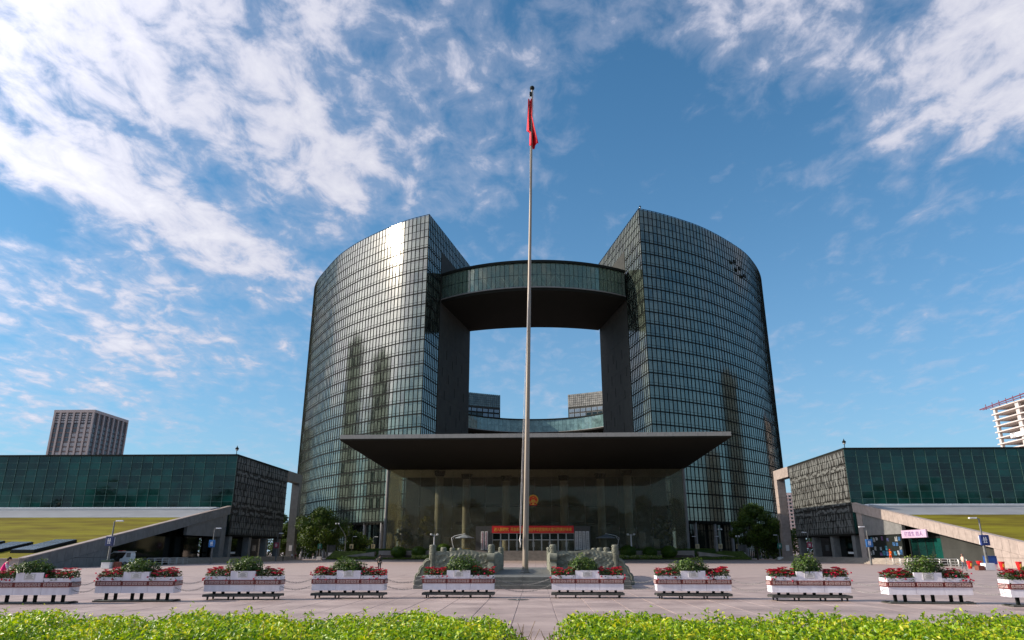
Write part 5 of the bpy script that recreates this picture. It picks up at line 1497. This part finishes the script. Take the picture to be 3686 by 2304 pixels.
def greens(i, yaw, x, y):
    T = Matrix.Translation((x, y, 0)) @ Matrix.Rotation(yaw, 4, 'Z')
    g = np.random.default_rng(100+i)
    c = T @ Vector((0, PDEP/2, PB0+.80))
    sh = thing('green_shrub', 'leafy green shrub in the raised middle of the %s planter from the left' % ORD[i], 'shrub', c, yaw, 'green shrubs in the planters')
    n = 1500; d = g.normal(size=(n, 3)); d[:, 2] = np.abs(d[:, 2])*.9+.05*g.normal(size=n); d /= np.linalg.norm(d, axis=1, keepdims=True)
    lob = 1+.22*np.sin(d[:, 0]*5+i)*np.cos(d[:, 1]*4+2*i)
    pts = d*(g.random(n)**.4*lob)[:, None]*np.array([.64+.30*g.random(), .52, .50+.28*g.random()])+.10*g.normal(size=(1,3))*np.array([1,0,0])+np.array([0, 0, .06])
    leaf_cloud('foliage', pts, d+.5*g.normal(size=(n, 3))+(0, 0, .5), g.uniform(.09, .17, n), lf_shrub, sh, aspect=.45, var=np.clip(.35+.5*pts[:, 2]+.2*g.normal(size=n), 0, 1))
    st = MB()
    for k in range(9):
        a = k*.7; st.tube([(0.1*math.cos(a), .1*math.sin(a), -.1), (.55*math.cos(a), .35*math.sin(a), .42)], [.012, .005], 4)
    st.build('stem', m_twig, sh)
    for s, sd in ((-1, 'left'), (1, 'right')):
        c = T @ Vector((s*SEG, PDEP/2, PB0+.58))
        fl = thing('flowering_plants', 'red flowering bedding plants in the %s end of the %s planter from the left' % (sd, ORD[i]), 'flowers', c, yaw, 'red flowers in the planters')
        n = 950
        pts = np.stack([g.uniform(-.56, .56, n), g.uniform(-.46, .42, n), g.random(n)**.8*.32], 1)
        pts[:, 2] += .05*np.sin(pts[:, 0]*6+i) + .02; out = pts[:, 1] < -.40; pts[out, 2] -= .10
        leaf_cloud('foliage', pts, g.normal(size=(n, 3))*.6+(0, -.3, 1), g.uniform(.06, .12, n), lf_low, fl, aspect=.55)
        nb = int(g.integers(40, 74)); bc = np.stack([g.uniform(-.54, .54, nb), g.uniform(-.44, .36, nb), .26+.16*g.random(nb)], 1); bc[:, 2] -= .12*(bc[:, 1] < -.3)
        dens = g.uniform(.35, 1.0); bc = bc[g.random(nb) < dens]; bc[:, 2] += .05*np.sin(bc[:, 0]*6+i)
        k = 9; nn = len(bc)
        C = np.repeat(bc, k, 0); ang = np.tile(np.arange(k)*2*PI/k, nn)+np.repeat(g.random(nn)*6, k)
        dirs = np.stack([np.cos(ang), np.sin(ang), .1+.25*g.random(nn*k)], 1)
        leaf_cloud('poinsettia_bract', C+dirs*.055, np.stack([-np.cos(ang)*.4, -np.sin(ang)*.4-.7, np.ones(nn*k)], 1), g.uniform(.09, .14, nn*k), lf_red, fl, aspect=.5, updir=dirs*3)
        nr = int(g.integers(4, 9)); rc = np.stack([g.uniform(-.62, .62, nr), -.44-.06*g.random(nr), g.uniform(-.10, .28, nr)], 1)
        if s < 0 and g.random() < .6: rc[:2, 0] = -.64
        if s > 0 and g.random() < .6: rc[:2, 0] = .64
        k = 14; C = np.repeat(rc, k, 0); d = g.normal(size=(nr*k, 3)); d /= np.linalg.norm(d, axis=1, keepdims=True)
        leaf_cloud('rose', C+d*.026, d+.3*g.normal(size=(nr*k, 3)), g.uniform(.04, .062, nr*k), lf_rose, fl, aspect=.9)
        tw = MB()
        for r in rc: tw.tube([(r[0]*.8, -.3, .12), tuple(r)], [.006, .004], 4)
        tw.build('stem', m_twig, fl)
for i, x in enumerate(PLX):
    y = 36.0-.0115*(x+.8)**2; yaw = math.atan(-.0045*(x+.8))+math.radians([.8, -1.1, .5, -.6, .4, -.9, .9, -.4, 1.0, -.8][i])
    poses.append((x, y, yaw))
    high = i in (0, 1, 8, 9)
    p = take(PH if high else PL_); p.location = (x, y, 0); p.rotation_euler = (0, 0, yaw)
    p['label'] = 'white planter with red key pattern band, %s from the left' % ORD[i]
    b = take(SP if high else TP); b.location = (x, y, 0); b.rotation_euler = (0, 0, yaw)
    b['label'] = ('low dark plate under the %s planter from the left' if high else 'dark wheeled trolley under the %s planter from the left') % ORD[i]
    greens(i, yaw, x, y)
def chain(a, b, sag, label):
    t = thing('hanging_chain', label, 'chain', a, 0, 'chains between the planters')
    a, b = Vector(a), Vector(b); D = b-a; ln = D.length; n = max(8, int(ln*1.06/.085)); m = MB()
    dirn = D.normalized(); side = Vector((-dirn.y, dirn.x, 0)).normalized()
    P_ = [D*(k/n)+Vector((0, 0, -4*sag*(k/n)*(1-k/n))) for k in range(n+1)]
    for k in range(n):
        p, q = P_[k], P_[k+1]; t_ = (q-p).normalized(); up_ = side.cross(t_).normalized(); w = side if k % 2 else up_
        c = (p+q)/2; l = (q-p).length*.68
        loop = [c+t_*l*math.cos(v)+w*.026*math.sin(v) for v in np.linspace(0, 2*PI, 7)[:-1]]
        m.tube(loop+[loop[0]], .007, 4, cap=False)
    tag(m.build('links', m_chain, t), kind='stuff')
for i in range(9):
    (x0, y0, a0), (x1, y1, a1) = poses[i], poses[i+1]
    A = Vector((x0+math.cos(a0)*(PLEN/2+.03), y0+math.sin(a0)*(PLEN/2), 0)); B = Vector((x1-math.cos(a1)*(PLEN/2+.03), y1-math.sin(a1)*(PLEN/2), 0))
    gap = (B-A).length
    for zt, nm in ((PB0+.52, 'upper'), (PB0+.22, 'lower')):
        chain((A.x, A.y+.1, zt), (B.x, B.y+.1, zt), gap*.11, '%s chain sagging between the %s and %s planters from the left' % (nm, ORD[i], ORD[i+1]))

# ------------------------------------------------------------------ foreground hedges
def hedge(x0, x1, y0, y1, z, label, gap_end, seed):
    g = np.random.default_rng(seed)
    t = thing('clipped_hedge', label, 'hedge', ((x0+x1)/2, y0, 0), group='yellow green hedges in front of the plaza')
    ox = (x0+x1)/2
    Ls = x1-x0
    n = int(Ls*6200)
    x = g.uniform(x0, x1, n); y = g.uniform(y0, y1, n)
    d = np.abs(x-gap_end)
    thin = np.clip(d/.50, .0, 1)
    keep = g.random(n) < .08+.92*thin**.8; x, y = x[keep], y[keep]; n = len(x)
    d = np.abs(x-gap_end)
    top = z+.045*np.sin(x*2.1+y)+.035*np.sin(x*5.3+2*y)+.03*g.normal(size=n)-.26*np.exp(-(d/.28)**2)
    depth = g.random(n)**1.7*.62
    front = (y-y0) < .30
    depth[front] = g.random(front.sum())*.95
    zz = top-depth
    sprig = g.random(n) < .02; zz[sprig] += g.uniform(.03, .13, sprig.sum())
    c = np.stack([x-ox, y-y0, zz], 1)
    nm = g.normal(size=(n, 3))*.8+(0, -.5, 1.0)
    var = np.clip(.74-depth*1.35+.20*g.normal(size=n)+.10*np.sin(x*3.7+y*2)*np.sin(x*1.3), 0, 1)  # deeper leaves darker: shade inside the hedge put into leaf colour
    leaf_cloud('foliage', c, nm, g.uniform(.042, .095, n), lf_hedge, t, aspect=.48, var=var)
    # leafy sprigs standing above the clipped top
    m = MB(); SC_, SN = [], []
    for k in range(int(Ls*5)):
        a = g.uniform(x0, x1); b = g.uniform(y0+.1, y1); hh = g.uniform(.06, .20); 
        if abs(a-gap_end) < .4: continue
        m.tube([(a-ox, b-y0, z-.2), (a-ox+g.normal()*.03, b-y0, z+hh)], [.005, .003], 4)
        for q in range(9):
            f = q/9; an = q*2.4; SC_.append((a-ox+.035*math.cos(an), b-y0+.035*math.sin(an), z-.02+f*(hh+.03))); SN.append((-math.cos(an)*.6, -math.sin(an)*.6, 1))
    # bare stems, thick near the gap
    for k in range(int(Ls*16)+90):
        if k < 90: a = gap_end+(1 if gap_end == x0 else -1)*abs(g.normal())*.42
        else: a = g.uniform(x0, x1)
        b = g.uniform(y0+.1, y1); h_ = z-g.uniform(.05, .4)
        m.tube([(a-ox, b-y0, 0), (a-ox+g.normal()*.08, b-y0+g.normal()*.05, h_*.5), (a-ox+g.normal()*.14, b-y0+g.normal()*.08, h_)], [.010, .008, .004], 4)
    leaf_cloud('sprig', np.array(SC_), np.array(SN, float), g.uniform(.06, .11, len(SC_)), lf_hedge, t, aspect=.45, var=np.clip(g.normal(.78, .15, len(SC_)), 0, 1))
    tag(m.build('twig', m_twig, t), kind='stuff')
HY0, HY1, HZT = 9.0, 12.3, 1.10
hedge(-10.6, -.12, HY0, HY1, HZT, 'long yellow green clipped hedge left of the gap', -.12, 41)
hedge(.12, 10.8, HY0, HY1, HZT, 'long yellow green clipped hedge right of the gap', .12, 42)
hb = MB().box(-14, 14, HY0-.3, HY1+.2, -.02, .02).build('hedge_soil', m_soil); tag(hb, kind='structure')

# ------------------------------------------------------------------ people
SKIN = pmat('skin', (0.52, 0.33, 0.25), 0.55, var=0.04)
def skinned(name, verts, edges, radii, mat, parent, sub=1):
    me = bpy.data.meshes.new(name); me.from_pydata([tuple(v) for v in verts], edges, [])
    o = link(name, me, parent)
    md = o.modifiers.new('skin', 'SKIN'); md.use_smooth_shade = True
    if not me.skin_vertices: me.attributes.new('skin', 'FLOAT', 'POINT')
    for i, r in enumerate(radii):
        sv = me.skin_vertices[0].data[i]; sv.radius = r if isinstance(r, tuple) else (r, r); sv.use_root = (i == 0)
    s = o.modifiers.new('smooth', 'SUBSURF'); s.levels = sub; s.render_levels = sub
    me.materials.append(mat)
    return o
def person(label, loc, rz, H, top, bottom, hair=(0.02, 0.015, 0.012), shoes=(0.03, 0.03, 0.03), pose=None, fingers=False, hat=None, sleeves=None, group=None, bulk=1.0):
    t = thing('person', label, 'person', loc, rz, group)
    k = H/1.75
    J = dict(pel=(0, 0, .95), sp=(0, .01, 1.12), ch=(0, .01, 1.32), nk=(0, .01, 1.50), hd0=(0, 0, 1.56), hd1=(0, -.015, 1.64), hd2=(0, 0, 1.70))
    for s, n in ((-1, 'r'), (1, 'l')):
        J.update({'sh'+n: (s*.17, .01, 1.43), 'el'+n: (s*.22, .04, 1.15), 'wr'+n: (s*.24, -.03, .90), 'hp'+n: (s*.09, 0, .90), 'kn'+n: (s*.10, -.02, .50), 'an'+n: (s*.10, .02, .08), 'to'+n: (s*.11, -.15, .035)})
    if pose: J.update(pose)
    P_ = {a: Vector(b)*k for a, b in J.items()}
    V, E, R = [], [], []; idx = {}
    def add(n, r, parent=None, p=None):
        idx[n] = len(V); V.append(P_[n] if p is None else p); R.append(tuple(x*k for x in r) if isinstance(r, tuple) else r*k)
        if parent is not None: E.append((idx[parent], idx[n]))
    add('pel', (.135, .10)); add('sp', (.12, .09), 'pel'); add('ch', (.145, .10), 'sp'); add('nk', .052, 'ch'); add('hd0', (.065, .075), 'nk'); add('hd1', (.082, .098), 'hd0'); add('hd2', (.062, .075), 'hd1')
    for n in 'rl':
        add('sh'+n, .058, 'ch'); add('el'+n, .042, 'sh'+n); add('wr'+n, .027, 'el'+n)
        d = (P_['wr'+n]-P_['el'+n]).normalized(); side = d.cross(Vector((0, 1, 0))); side = side.normalized() if side.length > .1 else Vector((1, 0, 0))
        P_['pa'+n] = P_['wr'+n]+d*.075*k; add('pa'+n, (.036, .018), 'wr'+n)
        if fingers:
            for f in range(4):
                a = P_['pa'+n]+d*.02*k+side*(f-1.5)*.019*k; b = a+d*(.05-.006*abs(f-1.3))*k+Vector((0, -.012, 0))*k
                add('f%d%s' % (f, n), .0085, 'pa'+n, a); add('g%d%s' % (f, n), .007, 'f%d%s' % (f, n), b)
            a = P_['wr'+n]+d*.03*k-side*.035*k; add('t0'+n, .010, 'wr'+n, a); add('t1'+n, .008, 't0'+n, a+d*.035*k-side*.012*k)
        add('hp'+n, .085, 'pel'); add('kn'+n, .054, 'hp'+n); add('an'+n, .034, 'kn'+n); add('to'+n, .03, 'an'+n)
    skinned('body', V, E, R, SKIN, t)
    cl = lambda c: pmat('cloth_%.2f_%.2f_%.2f' % c, c, 0.8, var=0.08, spec=0.2)
    V, E, R = [], [], []; idx.clear()
    add('pel', (.155*bulk, .12*bulk)); add('sp', (.142*bulk, .112*bulk*1.05), 'pel'); add('ch', (.168*bulk, .122*bulk), 'sp')
    P_['nk2'] = P_['ch'].lerp(P_['nk'], .72); add('nk2', .07, 'ch')
    for n in 'rl':
        add('sh'+n, .076, 'ch')
        if not sleeves: P_['cu'+n] = P_['el'+n].lerp(P_['wr'+n], .9); add('el'+n, .056, 'sh'+n); add('cu'+n, .042, 'el'+n)
    skinned('jacket', V, E, R, cl(top), t)
    if sleeves:
        for n in 'rl':
            V, E, R = [], [], []; idx.clear()
            P_['s0'+n] = P_['sh'+n].lerp(P_['el'+n], .15); P_['cu'+n] = P_['el'+n].lerp(P_['wr'+n], .9)
            add('s0'+n, .058); add('el'+n, .050, 's0'+n); add('cu'+n, .040, 'el'+n); skinned('sleeve', V, E, R, cl(sleeves), t)
    V, E, R = [], [], []; idx.clear()
    add('pel', (.15, .115))
    for n in 'rl':
        P_['cf'+n] = P_['kn'+n].lerp(P_['an'+n], .92); add('hp'+n, .098, 'pel'); add('kn'+n, .068, 'hp'+n); add('cf'+n, .055, 'kn'+n)
    skinned('trousers', V, E, R, cl(bottom), t)
    for n in 'rl':
        V, E, R = [], [], []; idx.clear(); add('an'+n, .045); add('to'+n, .042, 'an'+n); skinned('shoe', V, E, R, cl(shoes), t)
    h1 = P_['hd1']; face = (Vector((0, -1, 0)))
    m = MB()
    hp_ = [(.099*math.cos(a), .115*math.sin(a)) for a in np.linspace(-.25, 1.45, 8)]
    m.lathe([(r*k, z*k) for r, z in hp_], (h1.x, h1.y+.022*k, h1.z+.022*k), 14)
    if hat is None: m.tube([(h1.x, h1.y+.075*k, h1.z+.05*k), (h1.x, h1.y+.09*k, h1.z-.06*k), (h1.x, h1.y+.07*k, h1.z-.12*k)], [.07*k, .062*k, .03*k], 10)
    m.build('hair', cl(hair), t, smooth=True)
    if hat:
        hb_ = MB(); hb_.lathe([(.112*k, 0), (.115*k, .05*k), (.09*k, .115*k), (.03*k, .135*k)], (h1.x, h1.y+.01*k, h1.z+.04*k), 14); hb_.cbox((h1.x, h1.y-.14*k, h1.z+.045*k), (.16*k, .14*k, .014*k)); hb_.build('cap', cl(hat), t, smooth=True)
    for s in (-1, 1):
        MB().lathe([(.002, -.009*k), (.009*k, 0), (.002, .009*k)], (h1.x+s*.032*k, h1.y-.096*k, h1.z+.005*k), 8).build('eye', m_ktext, t)
        MB().cbox((h1.x+s*.088*k, h1.y+.01*k, h1.z-.005*k), (.018*k, .035*k, .055*k)).build('ear', SKIN, t, bevel=.006)
    MB().hexa([(h1.x-.014*k, h1.y-.10*k, h1.z-.03*k), (h1.x+.014*k, h1.y-.10*k, h1.z-.03*k), (h1.x+.014*k, h1.y-.08*k, h1.z-.03*k), (h1.x-.014*k, h1.y-.08*k, h1.z-.03*k), (h1.x-.006*k, h1.y-.10*k, h1.z+.012*k), (h1.x+.006*k, h1.y-.10*k, h1.z+.012*k), (h1.x+.006*k, h1.y-.085*k, h1.z+.012*k), (h1.x-.006*k, h1.y-.085*k, h1.z+.012*k)]).build('nose', SKIN, t)
    MB().cbox((h1.x, h1.y-.093*k, h1.z-.052*k), (.042*k, .012*k, .012*k)).build('mouth', m_rtext, t)
    return t
lean = dict(sp=(0, -.03, 1.11), ch=(0, -.11, 1.30), nk=(0, -.16, 1.47), hd0=(0, -.20, 1.53), hd1=(0, -.235, 1.60), hd2=(0, -.22, 1.67), shr=(-.17, -.12, 1.40), shl=(.17, -.12, 1.40),
            elr=(-.24, -.20, 1.12), wrr=(-.14, -.40, 1.28), ell=(.24, -.20, 1.12), wrl=(.12, -.40, 1.30))
walk = dict(knr=(-.10, -.14, .52), anr=(-.10, -.10, .09), tor=(-.11, -.26, .05), knl=(.10, .04, .50), anl=(.10, .22, .12), tol=(.11, .10, .035), wrr=(-.24, .10, .93), elr=(-.22, .12, 1.16), wrl=(.25, -.16, .95), ell=(.22, -.02, 1.15))
person('person in bright pink padded vest leaning over at the left edge', (-30.7, 42.5, 0), math.radians(118), 1.82, (0.80, 0.015, 0.20), (0.03, 0.035, 0.035), pose=lean, fingers=True, sleeves=(0.66, 0.60, 0.66), bulk=1.4)
person('small person in deep blue jacket and dark cap beside the pink vest', (-29.7, 42.3, 0), math.radians(150), 1.22, (0.015, 0.04, 0.22), (0.02, 0.03, 0.09), fingers=True, hat=(0.03, 0.025, 0.025), bulk=1.35)
person('person in orange overalls walking on the steps of the right wing', (60.2, 129, .632), math.radians(-70), 1.76, (0.80, 0.10, 0.005), (0.78, 0.09, 0.006), pose=walk, fingers=True, hat=(0.75, 0.06, 0.02))
person('person in pale peach top and grey trousers walking past the right railings', (48.6, 87.0, 0), math.radians(100), 1.76, (0.68, 0.46, 0.36), (0.12, 0.13, 0.16), pose=walk, fingers=True, hat=(0.20, 0.11, 0.08))
person('person in dark clothes standing on the plaza behind the fourth planter', (-16.5, 79.0, 0), math.radians(170), 1.78, (0.025, 0.028, 0.022), (0.03, 0.045, 0.035), fingers=True)
for x, y, tp_, bt_, lb, rz in ((-61.6, 187.7, (0.62, 0.60, 0.60), (0.03, 0.03, 0.035), 'person in white top and black trousers, leftmost of the far group', 20), (-60.8, 187.9, (0.18, 0.02, 0.03), (0.08, 0.02, 0.03), 'person in dark red clothes in the far group', -15),
                           (-60.1, 189.5, (0.70, 0.66, 0.66), (0.66, 0.60, 0.58), 'person dressed all in white in the far group', 10), (-57.8, 193.0, (0.03, 0.03, 0.035), (0.60, 0.60, 0.62), 'person in black top and white trousers near the left green sign', 0), (-55.6, 163.5, (0.30, 0.28, 0.16), (0.06, 0.05, 0.05), 'person in olive jacket beside the left dark red sign', 60)):
    person(lb, (x, y, 0), math.radians(rz), 1.66, tp_, bt_)

# ------------------------------------------------------------------ patrol cart, railings, bins
cart = thing('patrol_cart', 'small white and green open electric patrol cart facing left', 'cart', (-63.7, 113.0, 0))
m_cw = pmat('cart_white', (0.74, 0.74, 0.72), 0.3, var=0.03, coat=.3); m_cg = pmat('cart_green', (0.03, 0.11, 0.09), 0.35, coat=.3)
# x runs from the nose (-2.1) to the tail (2.1)
def side_prism(name, prof, y0, y1, mat, bevel=.03):
    return MB().extrude([(x, y0, z) for x, z in prof], (0, y1-y0, 0)).build(name, mat, cart, bevel=bevel)
side_prism('chassis', [(-1.9, .32), (2.0, .32), (2.0, .50), (-1.9, .50)], -.68, .68, m_dark)
side_prism('nose', [(-2.1, .36), (-1.25, .36), (-1.15, .55), (-1.2, .95), (-1.65, 1.05), (-2.0, .80)], -.68, .68, m_cw, .06)
side_prism('nose_top', [(-2.08, .83), (-1.66, 1.06), (-1.2, .96), (-1.2, 1.0), (-1.66, 1.12), (-2.1, .87)], -.66, .66, m_cg, .01)
side_prism('tail', [(.35, .5), (2.05, .5), (2.05, 1.55), (1.9, 2.0), (1.3, 2.02), (.75, 1.1), (.35, 1.0)], -.68, .68, m_cw, .05)
MB().box(1.35, 2.0, -.70, -.685, 1.25, 1.9).build('tail_panel', m_grey, cart)
for y in (-.64, .64):
    MB().tube([(-1.85, y, 1.0), (-1.35, y, 1.65), (-.7, y, 1.96), (.4, y, 2.0), (1.3, y, 1.98)], .045, 8).build('frame_rail', m_cw, cart, smooth=True)
MB().hexa([(-1.72, -.6, 1.08), (-1.70, -.6, 1.08), (-1.70, .6, 1.08), (-1.72, .6, 1.08), (-.78, -.6, 1.92), (-.76, -.6, 1.92), (-.76, .6, 1.92), (-.78, .6, 1.92)]).build('windscreen', m_hullglass, cart)
MB().box(-.75, 2.1, -.72, .72, 2.03, 2.10).build('roof', m_cw, cart, bevel=.02)
MB().box(-.2, .5, -.5, .5, 2.11, 2.22).build('light_bar', pmat('red_beacon', (.45, .02, .02), .3), cart, bevel=.03)
for x in (-.75, .15):
    s_ = MB().box(x, x+.5, -.55, .55, .55, .80).build('seat', m_rubber, cart, bevel=.04); MB().box(x+.42, x+.54, -.55, .55, .81, 1.30).build('backrest', m_rubber, s_, bevel=.03)
MB().tube([(-1.2, -.3, .95), (-.98, -.3, 1.15)], .02, 6).build('steering_column', m_dark, cart)
for x in (-1.45, 1.3):
    for y in (-.66, .66):
        w = MB().tube([(x, y-.09, .30), (x, y+.09, .30)], .30, 18).build('wheel', m_rubber, cart, smooth=True)
        MB().tube([(x, y-.10, .30), (x, y+.10, .30)], .17, 14).build('rim', m_steel, w, smooth=True)
    for y in (-.69, .60):
        MB().extrude([(x+.42*math.cos(a), y, .30+.42*math.sin(a)) for a in np.linspace(.1, PI-.1, 9)]+[(x+.34*math.cos(a), y, .30+.34*math.sin(a)) for a in np.linspace(PI-.1, .1, 9)], (0, .09, 0)).build('mudguard', m_cw, cart)
for y in (-.45, .45): MB().lathe([(.02, 0), (.10, .01), (.11, .05)], (0, 0, 0), 12).build('headlight', m_lamphead, cart).matrix_basis = Matrix.Translation((-2.03, y, .74)) @ Matrix.Rotation(-PI/2, 4, 'Y')
def railing_proto(L_):
    t = thing('queue_railing', 'x', 'railing', (0, 0, 0))
    m = MB(); h = 1.08
    m.tube([(0, 0, 0), (0, 0, h-.06), (.06, 0, h), (L_-.06, 0, h), (L_, 0, h-.06), (L_, 0, 0)], .032, 8)
    m.build('frame', m_steel, t, smooth=True)
    for z in (.38, .72): MB().tube([(.03, 0, z), (L_-.03, 0, z)], .022, 6).build('bar', m_steel, t)
    for x in (0, L_): MB().box(x-.05, x+.05, -.2, .2, 0, .03).build('foot', m_steel, t)
    return t
rp0 = railing_proto(2.1); first = [True]
def railing(x, y, a, grp, label):
    o = rp0 if first[0] else copy_tree(rp0); first[0] = False
    o.location = (x, y, 0); o.rotation_euler = (0, 0, a); o['label'] = label; o['group'] = grp
NTH = ['nearest', 'second', 'third', 'fourth', 'fifth', 'sixth', 'seventh', 'eighth', 'farthest']
for r, (x, nm) in enumerate(((58.7, 'row beside the wing'), (57.6, 'row on the plaza side'))):
    for i in range(9):
        railing(x+.12*(i % 2), 104.2+i*2.35, PI/2+.05*((i*7) % 3-1), 'satin queue railings before the right wing', 'satin queue railing by the right wing, %s in the %s' % (NTH[i], nm))
for i in range(4):
    railing(56.0+.3*i, 106+i*4.4, .1*i, 'cross railings before the right wing', 'satin railing set crosswise by the right wing, %s of four' % NTH[i])
for r, (x, nm) in enumerate(((-60.7, 'row beside the wing'), (-59.6, 'row on the plaza side'))):
    for i in range(5):
        railing(x+.15*(i % 2), 115.6+i*2.35, PI/2+.06*((i*5) % 3-1), 'queue railings before the left wing', 'grey queue railing by the left wing, %s in the %s' % (NTH[i] if i < 4 else 'farthest', nm))
m_bin = pmat('red_bin', (0.62, 0.012, 0.012), 0.35, coat=.2, var=.04)
for x, y, a, lb in ((55.4, 97.8, .14, 'red tapered bin farthest left of the four by the lamp'), (56.7, 97.9, .12, 'second red tapered bin from the left by the lamp'), (55.9, 92.0, .10, 'red tapered bin just right of the white lamp base'), (57.4, 91.2, .10, 'red tapered bin farthest right of the four')):
    t = thing('tapered_bin', lb, 'bin', (x, y, 0), 0, 'red tapered bins near the right lamp')
    MB().lathe([(.20, .0), (.22, .05), (.33, .85), (.36, .87), (.36, .93), (.31, .93), (.20, .2)], n=18).build('shell', m_bin, t, smooth=True)
    b = MB(); 
    for j in range(3): b.cbox((.0, -.275-.03*j, .35+.14*j), (.16, .03, .07))
    b.build('yellow_print', m_ytext, t)
bx_ = thing('blue_box', 'blue box on a white stand behind the nearest right lamp', 'box', (55.0, 92.6, 0))
MB().box(-.6, .6, -.4, .4, .62, 1.52).build('body', pmat('blue_paint', (.012, .075, .30), .4, coat=.2), bx_, bevel=.04)
MB().box(-.55, .55, -.35, .35, 0, .615).build('stand', m_plaque, bx_, bevel=.02)
MB().box(-.63, .63, -.43, .43, 1.525, 1.58).build('lid', pmat('blue_lid', (.01, .06, .24), .4), bx_, bevel=.015)
br = thing('brown_block', 'brown ballast block beside the nearest right lamp base', 'block', (52.05, 90.0, 0))
MB().box(-.35, .35, -.4, .4, 0, .5).build('block', pmat('brown_paint', (.20, .06, .035), .6), br, bevel=.02)
br2 = thing('brown_block', 'brown ballast block beside the nearest left lamp base', 'block', (-54.2, 95.8, 0))
MB().box(-.30, .35, -.4, .4, 0, .8).build('block', pmat('brown_paint', (.20, .06, .035), .6), br2, bevel=.02)
